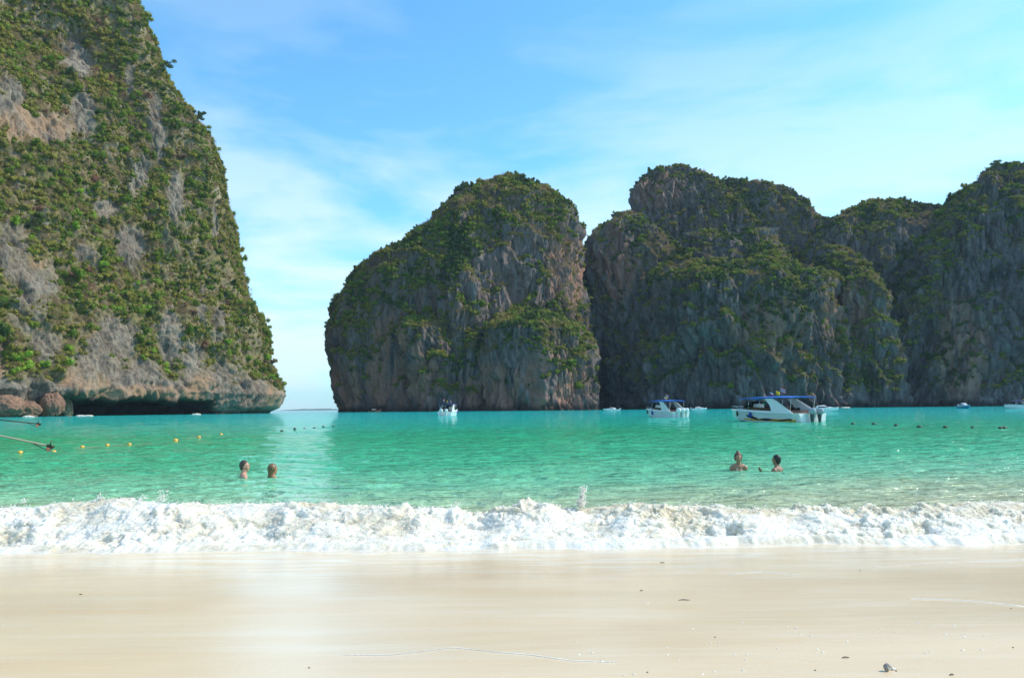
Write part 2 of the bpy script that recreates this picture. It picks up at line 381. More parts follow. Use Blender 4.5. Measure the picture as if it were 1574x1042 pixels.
# ---- middle rock
ML = [(526, 640), (524, 630), (516, 610), (510, 570), (505, 530), (505, 500), (509, 480), (518, 462), (534, 440), (549, 418), (566, 403), (604, 390), (632, 370), (659, 338), (686, 314), (702, 296), (730, 283), (770, 275), (797, 273)]
MR = [(921, 640), (920, 630), (918, 590), (912, 540), (905, 490), (898, 450), (893, 390), (889, 352), (878, 328), (860, 306), (838, 290), (815, 279), (800, 273)]
mid = [solid(ML, MR, 680, (798, 272.5), 85, 90, ncol=420, dz=1.15, seed=5, lean=0.35, kt=3.2, fl=0.8),
       # lower front buttress with a planted shelf
       solid([(728, 640), (730, 600), (733, 545), (742, 510), (765, 486), (790, 478)], [(917, 640), (916, 560), (905, 530), (885, 505), (860, 482), (840, 476)], 640, (815, 470), 100, 62, ncol=300, dz=1.0, seed=8, lean=0.18, shelf=0.70, expo=3, fl=1.0, big=0.6),
       solid([(655, 640), (660, 560), (668, 480), (682, 400), (695, 350)], [(770, 640), (765, 560), (758, 480), (742, 400), (725, 345)], 650, (708, 335), 78, 60, ncol=220, dz=1.2, seed=9, lean=0.45, shelf=0.62, big=0.5),
       solid([(640, 640), (628, 580), (612, 520), (618, 500), (640, 485)], [(735, 640), (735, 580), (720, 540), (700, 500), (680, 488)], 640, (662, 482), 78, 55, ncol=200, dz=1.2, seed=11, lean=0.3, shelf=0.80, big=0.5),
       solid([(795, 640), (795, 520), (800, 430), (815, 380)], [(880, 640), (885, 520), (880, 420), (862, 380)], 650, (838, 362), 66, 60, ncol=170, dz=1.2, seed=12, lean=0.7, kt=3.5, big=0.6)]
def veg_far(shift, extra, bare_l):
    def f(V, n, px, py):
        g = -0.12 + (n[:, 2] - 0.22)*3.6 + 0.75*fbm(V[:, 0]/16, V[:, 1]/16, V[:, 2]/30, 4) + shift + ell(px, py, extra)*0.9 - ell(px, py, bare_l)*0.9
        g *= sstep(5, 25, V[:, 2])
        return np.clip(g, 0, 1)
    return f
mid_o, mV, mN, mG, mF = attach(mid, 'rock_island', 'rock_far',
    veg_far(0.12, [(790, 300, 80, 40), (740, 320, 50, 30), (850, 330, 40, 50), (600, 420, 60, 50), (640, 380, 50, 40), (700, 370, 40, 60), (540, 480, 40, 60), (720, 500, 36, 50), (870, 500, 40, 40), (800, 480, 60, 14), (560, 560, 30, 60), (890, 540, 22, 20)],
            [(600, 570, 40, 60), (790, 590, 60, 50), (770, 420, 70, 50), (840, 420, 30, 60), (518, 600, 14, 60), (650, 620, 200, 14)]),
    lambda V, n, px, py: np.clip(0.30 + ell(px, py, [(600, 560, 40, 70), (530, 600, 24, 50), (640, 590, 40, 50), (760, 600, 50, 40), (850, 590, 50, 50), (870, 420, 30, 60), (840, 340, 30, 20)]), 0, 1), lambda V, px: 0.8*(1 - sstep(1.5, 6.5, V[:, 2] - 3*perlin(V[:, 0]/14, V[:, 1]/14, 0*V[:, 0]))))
tag(mid_o, 'domed limestone rock standing alone between the open sea and the dark cliffs', 'rock island', kind='structure')

# ---- right hand cliffs
rt = [solid([(905, 640), (904, 600), (898, 520), (893, 450), (892, 395), (901, 372), (922, 345), (938, 335)], [(1120, 640), (1115, 560), (1090, 450), (1040, 380), (1000, 340), (985, 332)], 730, (962, 329), 85, 80, ncol=260, dz=1.3, seed=21, lean=0.4, kt=3.5, fl=1.2),
      solid([(930, 640), (945, 500), (960, 400), (970, 330), (971, 295), (982, 272), (1010, 260), (1030, 257)], [(1330, 640), (1300, 500), (1240, 420), (1190, 360), (1140, 320), (1110, 285), (1080, 266), (1050, 257)], 780, (1040, 256), 70, 90, ncol=330, dz=1.3, seed=22, lean=0.5, kt=5, big=1.0, fl=1.25),
      solid([(1040, 640), (1050, 500), (1060, 380), (1080, 300), (1095, 280)], [(1330, 640), (1310, 450), (1290, 370), (1262, 335), (1240, 308), (1215, 292), (1190, 285), (1150, 282)], 775, (1125, 277), 70, 90, ncol=300, dz=1.4, seed=23, lean=0.5, kt=5, big=1.0, fl=1.25),
      # lower front bulk with sunlit shelves
      solid([(960, 640), (965, 560), (975, 470), (985, 440), (1010, 415), (1050, 392)], [(1320, 640), (1290, 540), (1255, 450), (1200, 400), (1160, 368), (1130, 360)], 690, (1092, 357), 120, 70, ncol=360, dz=1.3, seed=24, lean=0.30, shelf=0.66, big=1.7, fl=1.3, ledge=1.3),
      solid([(1100, 640), (1110, 540), (1130, 450), (1140, 390)], [(1240, 640), (1230, 520), (1215, 430), (1200, 385)], 670, (1168, 350), 80, 60, ncol=160, dz=1.3, seed=25, lean=0.55, shelf=0.72, big=0.5),
      solid([(1130, 640), (1160, 520), (1220, 400), (1255, 345), (1290, 325), (1320, 316)], [(1560, 640), (1540, 520), (1500, 400), (1465, 340), (1440, 320), (1400, 313)], 740, (1360, 311), 85, 90, ncol=400, dz=1.3, seed=26, lean=0.45, kt=6, big=1.3, fl=1.3),
      solid([(1230, 640), (1235, 560), (1245, 480), (1250, 420), (1258, 390)], [(1345, 640), (1345, 560), (1335, 480), (1318, 410), (1300, 385)], 690, (1277, 378), 100, 60, ncol=190, dz=1.3, seed=27, lean=0.4, shelf=0.7, big=0.5),
      solid([(1270, 640), (1300, 590), (1350, 500), (1400, 410), (1440, 335), (1475, 290), (1500, 268), (1520, 256), (1535, 252)], [(2100, 640), (2080, 480), (1980, 330), (1850, 240), (1700, 225), (1620, 246), (1590, 254)], 670, (1545, 252), 95, 100, ncol=460, dz=1.4, seed=28, lean=0.55, shelf=0.75, big=1.6, fl=1.3)]
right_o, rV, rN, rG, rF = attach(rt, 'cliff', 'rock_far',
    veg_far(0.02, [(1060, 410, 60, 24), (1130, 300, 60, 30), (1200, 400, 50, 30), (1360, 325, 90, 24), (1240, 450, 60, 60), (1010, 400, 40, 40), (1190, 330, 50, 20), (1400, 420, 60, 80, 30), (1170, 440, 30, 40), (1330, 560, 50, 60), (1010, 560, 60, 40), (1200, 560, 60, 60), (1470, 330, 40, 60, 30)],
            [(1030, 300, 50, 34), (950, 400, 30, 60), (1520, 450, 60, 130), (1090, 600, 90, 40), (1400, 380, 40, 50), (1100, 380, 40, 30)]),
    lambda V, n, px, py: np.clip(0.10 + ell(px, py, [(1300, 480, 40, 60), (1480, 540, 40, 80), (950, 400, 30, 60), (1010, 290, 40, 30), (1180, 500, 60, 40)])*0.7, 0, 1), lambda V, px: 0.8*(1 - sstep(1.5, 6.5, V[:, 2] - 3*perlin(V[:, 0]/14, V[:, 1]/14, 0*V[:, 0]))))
tag(right_o, 'tall shadowed limestone cliffs closing the bay behind the moored speedboats', 'cliff', kind='structure')

# ------------------------------------------------------------------ foliage sources
def leaf_cloud(name, mat, nlobe, nleaf, seed, size=0.13, flat=0.92, open_=False):
    g = np.random.default_rng(seed)
    cen = g.normal(size=(nlobe, 3))*np.array([0.42, 0.42, 0.30]); cen[:, 2] = np.abs(cen[:, 2])*0.9 + 0.25
    rad = g.uniform(0.38, 0.62, nlobe); Vs, Fs, off = [], [], 0
    li = g.integers(0, nlobe, nleaf)
    d = g.normal(size=(nleaf, 3)); d /= np.linalg.norm(d, axis=1)[:, None]
    rr = g.uniform(0.72, 1.12, nleaf) if not open_ else g.uniform(0.3, 1.2, nleaf)
    c = cen[li] + d*(rad[li]*rr)[:, None]*np.array([1, 1, flat])
    nrm = d + g.normal(size=(nleaf, 3))*0.48; nrm /= np.linalg.norm(nrm, axis=1)[:, None]
    up = g.normal(size=(nleaf, 3)); a = np.cross(nrm, up); a /= np.linalg.norm(a, axis=1)[:, None]; b = np.cross(nrm, a)
    s = g.uniform(0.6, 1.3, nleaf)[:, None]*size
    V = np.stack([c - a*s, c - b*s*0.6, c + a*s, c + b*s*0.6], 1).reshape(-1, 3)
    F = np.arange(nleaf*4).reshape(-1, 4)
    if not open_:
        bm = bmesh.new()
        for k in range(nlobe):
            bmesh.ops.create_icosphere(bm, subdivisions=1, radius=rad[k]*0.74, matrix=Matrix.Translation(Vector(cen[k])) @ Matrix.Diagonal((1, 1, flat, 1)))
        bv = np.array([v.co for v in bm.verts]); bf = np.array([[v.index for v in f.verts] for f in bm.faces]); bm.free()
        bv = bv*(1 + 0.12*g.normal(size=bv.shape))
        bf = np.concatenate([bf, bf[:, 2:3]], 1) + len(V)
        # triangles kept as separate mesh join below
        me_v = np.concatenate([V, bv]); me = bpy.data.meshes.new(name)
        me.from_pydata(me_v.tolist(), [], F.tolist() + [list(f[:3]) for f in bf.tolist()])
    else:
        me = bpy.data.meshes.new(name); me.from_pydata(V.tolist(), [], F.tolist())
    me.materials.append(MATS[mat])
    return me
BUSH = {}
def src(kind, mat, n, nl, nleaf, size, **k):
    BUSH[kind] = [leaf_cloud('bush', mat, nl + (i % 3), nleaf, hash((kind, i)) % 9999 if False else 100*len(BUSH) + i, size, **k) for i in range(n)]
src('green', 'leaf_green', 4, 5, 620, 0.090)
src('olive', 'leaf_olive', 4, 5, 620, 0.090)
src('dry', 'leaf_dry', 3, 4, 420, 0.055, open_=True)
src('bright', 'leaf_bright', 3, 5, 620, 0.09)
src('dark', 'leaf_dark', 3, 4, 420, 0.10)
src('rust', 'leaf_rust', 2, 4, 420, 0.07)
srccol = bpy.data.collections.new('bush_sources')
SRC = []
for kind in ('green', 'olive', 'dry', 'bright', 'dark', 'rust'):
    for k, me in enumerate(BUSH[kind]):
        o = bpy.data.objects.new('shrub_%02d' % len(SRC), me); srccol.objects.link(o); SRC.append(kind)
kind_idx = {k: [i for i, s in enumerate(SRC) if s == k] for k in set(SRC)}

def gn_scatter(name, P, scale, idx, rot, zs=None):
    me = bpy.data.meshes.new(name); me.vertices.add(len(P)); me.vertices.foreach_set('co', np.asarray(P, np.float32).ravel())
    a = me.attributes.new('sc', 'FLOAT_VECTOR', 'POINT'); sc = np.stack([scale, scale, scale*(0.9 if zs is None else zs)], -1); a.data.foreach_set('vector', sc.astype(np.float32).ravel())
    a = me.attributes.new('ro', 'FLOAT_VECTOR', 'POINT'); a.data.foreach_set('vector', np.asarray(rot, np.float32).ravel())
    a = me.attributes.new('ix', 'INT', 'POINT'); a.data.foreach_set('value', np.asarray(idx, np.int32))
    o = bpy.data.objects.new(name, me); COL.objects.link(o)
    ng = bpy.data.node_groups.new('scatter', 'GeometryNodeTree')
    ng.interface.new_socket('Geometry', in_out='INPUT', socket_type='NodeSocketGeometry'); ng.interface.new_socket('Geometry', in_out='OUTPUT', socket_type='NodeSocketGeometry')
    gi = ng.nodes.new('NodeGroupInput'); go = ng.nodes.new('NodeGroupOutput')
    ip = ng.nodes.new('GeometryNodeInstanceOnPoints'); ci = ng.nodes.new('GeometryNodeCollectionInfo')
    ci.inputs['Collection'].default_value = srccol; ci.inputs['Separate Children'].default_value = True; ci.inputs['Reset Children'].default_value = True
    def na(n, typ):
        q = ng.nodes.new('GeometryNodeInputNamedAttribute'); q.data_type = typ; q.inputs['Name'].default_value = n; return q.outputs['Attribute']
    ip.inputs['Pick Instance'].default_value = True
    ng.links.new(gi.outputs[0], ip.inputs['Points']); ng.links.new(ci.outputs[0], ip.inputs['Instance'])
    ng.links.new(na('ix', 'INT'), ip.inputs['Instance Index']); ng.links.new(na('ro', 'FLOAT_VECTOR'), ip.inputs['Rotation']); ng.links.new(na('sc', 'FLOAT_VECTOR'), ip.inputs['Scale'])
    ng.links.new(ip.outputs[0], go.inputs[0])
    md = o.modifiers.new('scatter', 'NODES'); md.node_group = ng
    return o
def sample(V, nn, vg, F, n, power=1.0, front=True):
    a = V[F[:, 1]] - V[F[:, 0]]; b = V[F[:, 3]] - V[F[:, 0]]
    ar = np.linalg.norm(np.cross(a, b), axis=1)
    fn = nn[F].mean(1); fg = vg[F].mean(1); c = V[F].mean(1)
    view = np.array([0, 0, CAMZ]) - c; view /= np.linalg.norm(view, axis=1)[:, None]
    face = (fn*view).sum(1)
    wgt = ar*np.where(fg > 0.22, fg, 0)**power*(face > -0.25)*(c[:, 2] > 6)
    px, py = proj(c); wgt *= (px > -260)*(px < 1840)*(py > -260)
    i = rng.choice(len(F), n, p=wgt/wgt.sum())
    r1, r2 = rng.random((2, n))[:, :, None]
    return c[i] + a[i]*(r1 - 0.5) + b[i]*(r2 - 0.5), fn[i], fg[i]
def pick_kind(P, table, sc=30.0):
    """patchy choice: noise gives neighbours the same kind"""
    v = fbm(P[:, 0]/sc, P[:, 1]/sc, P[:, 2]/sc, 3) + rng.normal(size=len(P))*0.13
    r = np.argsort(np.argsort(v))/len(v)
    edges = np.cumsum([q for _, q in table]); edges = edges/edges[-1]
    k = np.searchsorted(edges, r); k = np.minimum(k, len(table) - 1)
    idx = np.zeros(len(P), int); names = np.array([t_[0] for t_ in table])[k]
    for nm in set(names):
        mm = names == nm; idx[mm] = rng.choice(kind_idx[nm], mm.sum())
    return idx, names

# far foliage: one mass each
for (V_, N_, G_, F_, n_, lab, tb) in ((mV, mN, mG, mF, 17000, 'dark shrubs and treetops growing over the domed rock island', [('dry', .2), ('olive', .26), ('green', .3), ('dark', .24)]),
                                     (rV, rN, rG, rF, 30000, 'dark green forest growing over the shadowed cliffs behind the boats', [('dry', .2), ('olive', .24), ('green', .28), ('dark', .28)])):
    P, fn, fg = sample(V_, N_, G_, F_, n_)
    ix, nm = pick_kind(P, tb)
    s = np.clip(rng.lognormal(0.35, 0.38, n_), 0.6, 3.2)*(0.65 + 0.45*fg)
    rot = np.stack([rng.normal(size=n_)*0.2, rng.normal(size=n_)*0.2, rng.uniform(0, 6.28, n_)], -1)
    o = gn_scatter('foliage', P + fn*(s*0.15)[:, None] - np.array([0, 0, 1])*(s*0.2)[:, None], s, ix, rot, rng.uniform(0.8, 1.45, n_))
    tag(o, lab, 'foliage', kind='stuff')
# left cliff
n_ = 42000
P, fn, fg = sample(cV, cN, cG, cF, n_)
ix, nm = pick_kind(P, [('rust', .01), ('dry', .28), ('olive', .26), ('green', .20), ('dark', .04), ('green', .07), ('dry', .20)], 13.0)
s = np.clip(rng.lognormal(-0.08, 0.55, n_), 0.4, 3.2)*(0.7 + 0.4*fg)
rot = np.stack([rng.normal(size=n_)*0.25, rng.normal(size=n_)*0.25, rng.uniform(0, 6.28, n_)], -1)
o = gn_scatter('undergrowth', P + fn*(s*0.12)[:, None] - np.array([0, 0, 1])*(s*0.2)[:, None], s, ix, rot, rng.uniform(0.8, 1.45, n_))
tag(o, 'mixed scrub and low bushes clinging to the sunlit cliff', 'undergrowth', kind='stuff')

# individual bushes of the left cliff: the largest ones
NB = 285
P, fn, fg = sample(cV, cN, np.clip(cG - 0.3, 0, 1), cF, 9000)
px, py = proj(P); k = (px > 2) & (px < 424) & (py > 2) & (py < 600); P, fn, px, py = P[k], fn[k], px[k], py[k]
keep = []
for i in range(len(P)):
    if all((px[i] - px[j])**2 + (py[i] - py[j])**2 > 15**2 for j in keep): keep.append(i)
    if len(keep) >= NB: break
bright = [(400, 560), (345, 540), (215, 440), (160, 430), (240, 545), (60, 590), (30, 575), (90, 560), (150, 300), (120, 330), (175, 215), (12, 350), (30, 380), (180, 460), (205, 470), (90, 600), (385, 590)]
COLW = {'green': 'mid green', 'olive': 'olive yellow', 'dry': 'brown half-bare', 'bright': 'bright green', 'dark': 'dark green', 'rust': 'rusty red'}
def where_on_cliff(x, y):
    v = 'touching the top of the frame' if y < 55 else 'above the orange scar' if y < 150 else 'level with the orange scar' if y < 240 else 'above mid height' if y < 330 else 'at mid height' if y < 420 else 'below mid height' if y < 500 else 'just over the cave'
    edge = np.interp(y, [0, 105, 185, 320, 440, 510, 600], [200, 250, 312, 338, 362, 400, 420])
    h = 'on the skyline edge' if edge - x < 26 else 'near the seaward edge' if edge - x < 90 else 'mid cliff' if edge - x < 190 else 'inland part of the cliff' if x > 60 else 'beside the frame side'
    return v, h
for q in keep:
    near = min((px[q] - a)**2 + (py[q] - b)**2 for a, b in bright)
    kd = 'bright' if near < 30**2 and random.random() < 0.8 else random.choices(['green', 'olive', 'dry', 'dark', 'rust'], [.44, .32, .12, .10, .02])[0]
    if 90 < px[q] < 180 and 240 < py[q] < 390 and random.random() < 0.6: kd = 'olive'
    if (px[q] - 125)**2 + (py[q] - 440)**2 < 35**2: kd = 'rust'
    o = bpy.data.objects.new('bush', random.choice(BUSH[kd])); COL.objects.link(o)
    s_ = random.uniform(2.1, 4.0)
    o.location = Vector(P[q] + fn[q]*s_*0.10) - Vector((0, 0, s_*0.3)); o.scale = (s_, s_, s_*random.uniform(0.75, 1.05))
    o.rotation_euler = (random.gauss(0, .2), random.gauss(0, .2), random.uniform(0, 6.28))
    v_, h_ = where_on_cliff(px[q], py[q])
    sz = 'broad' if s_ > 3.4 else 'small' if s_ < 2.7 else 'medium'; tag(o, f'{sz} {COLW[kd]} bush {v_}, {h_}', 'bush', f'{sz} {COLW[kd]} bushes {v_}, {h_}')
# edge of the left cliff: trees that stand out against the sky
def tree(px_, py_, h, kd, label, D=498, lean=0.3, spread=1.0):
    p = at(px_, py_, D); r = empty('tree', p)
    bm = bmesh.new(); pts = []
    n = 7
    for i in range(n):
        tt = i/(n - 1); pts.append(Vector((lean*h*tt**1.4, 0.1*h*math.sin(tt*5), h*tt*0.75)))
    rings = []
    def tube(bm, pts, r0, r1, seg=6):
        prev = None
        for i, q in enumerate(pts):
            d = (pts[min(i + 1, len(pts) - 1)] - pts[max(i - 1, 0)]).normalized(); a = d.orthogonal().normalized(); b = d.cross(a)
            rr = r0 + (r1 - r0)*i/(len(pts) - 1)
            ring = [bm.verts.new(q + a*rr*math.cos(6.283*k/seg) + b*rr*math.sin(6.283*k/seg)) for k in range(seg)]
            if prev:
                for k in range(seg): bm.faces.new((prev[k], prev[(k + 1) % seg], ring[(k + 1) % seg], ring[k]))
            prev = ring
    tube(bm, pts, 0.045*h, 0.02*h)
    tips = [pts[-1]]
    for k in range(6):
        b0 = pts[2 + k % 4]; a = random.uniform(0, 6.28)
        e = b0 + Vector((math.cos(a)*0.38*h*spread + lean*0.3*h, math.sin(a)*0.3*h, random.uniform(.12, .34)*h))
        tube(bm, [b0, (b0 + e)/2 + Vector((0, 0, .03*h)), e], 0.02*h, 0.008*h, 5); tips.append(e)
    bm_obj('trunk', bm, 'bark', r, True)
    g = np.random.default_rng(int(px_)); V = []; 
    for tp in tips:
        d = g.normal(size=(90, 3)); d /= np.linalg.norm(d, axis=1)[:, None]
        c = np.array(tp) + d*(g.uniform(0.35, 1, 90)*0.19*h*spread)[:, None]*np.array([1.1, 1.1, 0.6])
        a = g.normal(size=(90, 3)); b = g.normal(size=(90, 3)); s_ = 0.035*h
        V.append(np.stack([c - a*s_, c - b*s_*0.7, c + a*s_, c + b*s_*.7], 1).reshape(-1, 3))
    V = np.concatenate(V); mesh_np('crown', V, np.arange(len(V)).reshape(-1, 4), kd, False, parent=r)
    tag(r, label, 'tree'); return r
tree(243, 112, 8.5, 'leaf_dark', 'dark bare-branched tree leaning out from the cliff edge against the sky', lean=0.75, spread=1.2)
tree(300, 188, 8, 'leaf_dark', 'small dark tree on the cliff edge below the leaning bare-branched one', lean=0.35)
tree(216, 44, 7.5, 'leaf_green', 'round green tree on the highest visible cliff edge', lean=0.2)
tree(222, 92, 6.5, 'leaf_green', 'green tree on the cliff edge just above the leaning bare-branched tree', lean=0.3)
tree(415, 566, 7.0, 'leaf_dry', 'thin brown tree jutting out of the cliff just above its tip', D=499, lean=0.5)
tree(413, 590, 7.0, 'leaf_bright', 'bright green tree on the very tip of the sunlit cliff', D=499, lean=0.25)
tree(334, 318, 5.5, 'leaf_dry', 'wispy brown tree halfway down the cliff edge', lean=0.3)
tree(384, 478, 6.0, 'leaf_green', 'green tree on the bulge low on the cliff edge', lean=0.2)
tree(1541, 262, 10, 'leaf_dark', 'crooked dark tree standing on the peak of the dark cliff', D=640, lean=-0.6)

# reddish boulders at the foot of the left cliff
def boulder(px_, py_, D, rx, rz, mat, label, seed):
    p = at(px_, py_, D); bm = bmesh.new(); bmesh.ops.create_icosphere(bm, subdivisions=5, radius=1)
    V = np.array([v.co for v in bm.verts]); d = 1 + 0.30*fbm(V[:, 0]*1.2 + seed, V[:, 1]*1.2, V[:, 2]*1.2, 4) + 0.10*fbm(V[:, 0]*5 + seed, V[:, 1]*5, V[:, 2]*3, 3)
    for v, k in zip(bm.verts, d): v.co = Vector((v.co.x*rx*k, v.co.y*rx*0.9*k, v.co.z*rz*k))
    o = bm_obj('boulder', bm, mat, smooth=True); o.location = p
    a = o.data.attributes.new('stain', 'FLOAT', 'POINT'); a.data.foreach_set('value', np.full(len(V), .7, np.float32))
    tag(o, label, 'boulder'); return o
boulder(40, 630, 330, 5.8, 3.6, 'rock_red', 'low reddish boulder at the waterline in front of the cliff', 1)
boulder(80, 624, 340, 4.6, 5.6, 'rock_red', 'tall reddish boulder beside the dark cave mouth', 5)
boulder(10, 626, 318, 6.5, 4.6, 'rock_red', 'brown boulder half in shadow at the edge of the frame', 9)
boulder(63, 618, 352, 4.0, 3.8, 'rock_red', 'dark brown boulder behind the two reddish ones', 13)
boulder(100, 628, 360, 3.4, 5.0, 'rock_near', 'grey rock stump where the cave begins', 17)

# distant island on the horizon
xs_ = np.linspace(-1, 1, 60); P = []
for k, yy in enumerate(np.linspace(0, 1, 8)):
    zz = (0.35 + 0.65*np.abs(fbm(xs_*2.4 + 3, 0*xs_, 0*xs_ + k*.3, 4)))*(1 - xs_**2)**0.6*45*math.sin(math.pi*(yy*.5))
    P.append(np.stack([xs_*520 - 2900 + 560 + k*8, np.full(60, 9000.) + yy*400, zz - 1], -1))
m, t, b = nmat('island_forest')
t.links.new(ramp(t, noise(t, pos(t, .01, .01, .02), 1, 4), [(0.3, (.05, .07, .03)), (.7, (.10, .12, .06))]), b.inputs['Base Color']); b.inputs['Roughness'].default_value = 1
Pg = np.array(P); o = mesh_np('hills', Pg.reshape(-1, 3), grid_faces(8, 60), 'island_forest'); tag(o, 'low blue island far out on the horizon between the two headlands', 'island', kind='structure')

# ------------------------------------------------------------------ sand, sea floor
m, t, b = nmat('wet_sand')
P_ = pos(t)
yv = node(t, 'ShaderNodeSeparateXYZ', {0: P_})
big = noise(t, pos(t, 0.25, 0.8, 1), 1, 5, 0.55, 0.6)
streak = noise(t, pos(t, 0.35, 4.5, 1), 1, 6, 0.6, 0.4)
grain = noise(t, pos(t, 1, 1, 1), 260, 2)
c = ramp(t, big, [(0.3, (0.67, 0.50, 0.315)), (0.55, (0.70, 0.545, 0.355)), (0.75, (0.72, 0.59, 0.41))])
c = mix(t, math_(t, 'MULTIPLY', ramp(t, streak, [(0.5, 0.0), (0.68, 1.0)]), 0.35), c, (0.74, 0.66, 0.52))
# thin sheet of foamy backwash towards the water
bw = node(t, 'ShaderNodeMapRange', {0: math_(t, 'ADD', yv.outputs[1], math_(t, 'MULTIPLY', math_(t, 'SUBTRACT', noise(t, pos(t, .5, .1, 1), 1, 4), .5), 2.2)), 1: 6.4, 2: 8.2, 3: 0.0, 4: 1.0}).outputs[0]
film = ramp(t, noise(t, pos(t, 1.1, 9.0, 1), 1, 6, 0.6, 0.8), [(0.46, 0.0), (0.62, 1.0)])
c = mix(t, math_(t, 'MULTIPLY', math_(t, 'MULTIPLY', film, bw), 0.8), c, (0.78, 0.73, 0.62))
c = mix(t, math_(t, 'MULTIPLY', math_(t, 'SUBTRACT', grain, 0.5), 0.55), c, (0.35, 0.28, 0.2))
c = mix(t, ramp(t, noise(t, pos(t), 38, 2, .5), [(0.70, 0.0), (0.76, 0.35)]), c, (0.8, 0.76, 0.68))
t.links.new(c, b.inputs['Base Color'])
rr = ramp(t, noise(t, pos(t, 0.4, 1.2, 1), 1, 5), [(0.35, 0.10), (0.65, 0.26)])
dry = node(t, 'ShaderNodeMapRange', {0: math_(t, 'ADD', yv.outputs[1], math_(t, 'MULTIPLY', yv.outputs[0], -0.35)), 1: 4.2, 2: 2.6, 3: 0.0, 4: 0.3}).outputs[0]
t.links.new(math_(t, 'ADD', rr, dry), b.inputs['Roughness']); b.inputs['IOR'].default_value = 1.33
h = math_(t, 'ADD', math_(t, 'MULTIPLY', grain, 0.16), math_(t, 'ADD', noise(t, pos(t, 2.0, 9.0, 1), 1, 5), math_(t, 'MULTIPLY', noise(t, pos(t), 45, 3), 0.35)))
t.links.new(bump(t, h, 0.0022, 1.0), b.inputs['Normal'])
def sand_z(x, y):
    return 0.175 - 0.026*(y - 3.0) - 0.0*x + 0.010*fbm(x/2.5, y/1.6, 0*x, 3) - 0.02*np.clip(y - 9, 0, 3)**1.5
gx = np.concatenate([np.linspace(-120, -9, 40)[:-1], np.linspace(-9, 9, 360), np.linspace(9, 120, 40)[1:]])
gy = np.concatenate([np.linspace(-60, 2, 40)[:-1], np.linspace(2, 13, 240)])
X, Y = np.meshgrid(gx, gy); Z = sand_z(X, Y); Z = np.where(Y < 2, Z + 0*Y, Z)
o = mesh_np('sand_beach', np.stack([X, Y, Z], -1).reshape(-1, 3), grid_faces(len(gy), len(gx)), 'wet_sand')
tag(o, 'smooth wet pale sand beach in front of the breaking wave', 'beach', kind='structure')
m, t, b = nmat('seabed'); b.inputs['Base Color'].default_value = (.4, .36, .26, 1); b.inputs['Roughness'].default_value = .9
n_ = noise(t, pos(t), .3, 4); t.links.new(ramp(t, n_, [(.3, (.35, .31, .22)), (.7, (.45, .4, .3))]), b.inputs['Base Color'])
gx2 = np.linspace(-9000, 9000, 20); gy2 = np.array([12.9, 60, 400, 3000, 30000]); X, Y = np.meshgrid(gx2, gy2)
Z = np.interp(Y, [12.9, 60, 400, 30000], [-0.25, -3.2, -9, -60])
o = mesh_np('seabed', np.stack([X, Y, Z], -1).reshape(-1, 3), grid_faces(5, 20), 'seabed'); tag(o, 'sandy bed of the bay under the water', 'seabed', kind='structure')

# ------------------------------------------------------------------ sea
m, t, b = nmat('sea_water')
sp = node(t, 'ShaderNodeSeparateXYZ', {0: pos(t)})
lg = math_(t, 'LOGARITHM', sp.outputs[1], 10.0)
pn = noise(t, pos(t, 0.035, 0.10, 1), 1, 5, 0.55, 0.5)
lg2 = math_(t, 'ADD', math_(t, 'SUBTRACT', lg, node(t, 'ShaderNodeMapRange', {0: sp.outputs[0], 1: -1.5, 2: 7.0, 3: 0.0, 4: 0.065}).outputs[0]), math_(t, 'MULTIPLY', math_(t, 'SUBTRACT', pn, 0.5), 0.22))
c = ramp(t, node(t, 'ShaderNodeMapRange', {0: lg2, 1: 0.95, 2: 2.95, 3: 0.0, 4: 1.0}).outputs[0],
         [(0.0, (0.58, 0.52, 0.33)), (0.06, (0.42, 0.50, 0.30)), (0.12, (0.20, 0.55, 0.32)), (0.20, (0.065, 0.45, 0.22)), (0.34, (0.025, 0.39, 0.16)), (0.46, (0.010, 0.43, 0.27)), (0.60, (0.004, 0.47, 0.39)), (1.0, (0.002, 0.42, 0.45))])
t.links.new(c, b.inputs['Base Color']); b.inputs['Roughness'].default_value = 0.06; b.inputs['IOR'].default_value = 1.33
b.inputs['Specular IOR Level'].default_value = 0.40
hn = math_(t, 'ADD', math_(t, 'MULTIPLY', noise(t, pos(t, 0.8, 1.9, 1), 1, 4, 0.55, 0.3), 1.0), math_(t, 'MULTIPLY', noise(t, pos(t, 3.2, 7.5, 1), 1, 3, 0.5), 0.22))
t.links.new(bump(t, hn, 0.55, 1.0), b.inputs['Normal'])
def wave_h(x, y):
    far = np.clip(1 - (y - 60)/120, 0, 1)
    h = 0.062*fbm(x*0.30, y*0.75, 0*x + 1.7, 3)*np.clip(y/20, .4, 1.6)
    h += 0.028*fbm(x*1.1, y*2.6, 0*x + 4.4, 3)*np.clip(1 - (y - 20)/40, 0, 1)
    h += 0.05*np.sin(y*0.55 + 0.8*fbm(x*0.05, y*0.05, 0*x, 2)*4)*np.exp(-((y - 22)/26)**2)*0.8
    return h*far
ys = [9.8]; 
while ys[-1] < 170: ys.append(ys[-1] + 0.055*(ys[-1]/10)**1.65)
ys = np.array(ys + list(np.geomspace(ys[-1]*1.1, 40000, 40)))
xs = [0.0]
while xs[-1] < 120: xs.append(xs[-1] + 0.075*max(1, xs[-1]/9)**1.3)
xs = np.array(xs + list(np.geomspace(xs[-1]*1.15, 30000, 25))); xs = np.concatenate([-xs[:0:-1], xs])
X, Y = np.meshgrid(xs, ys); Z = wave_h(X, Y)
def crest_h(x):   # height of the surf crest along the shore
    return 0.37 + 0.10*fbm(x*0.55, 0*x + 3.3, 0*x, 4) - 0.020*np.clip(x, -2, 9) 
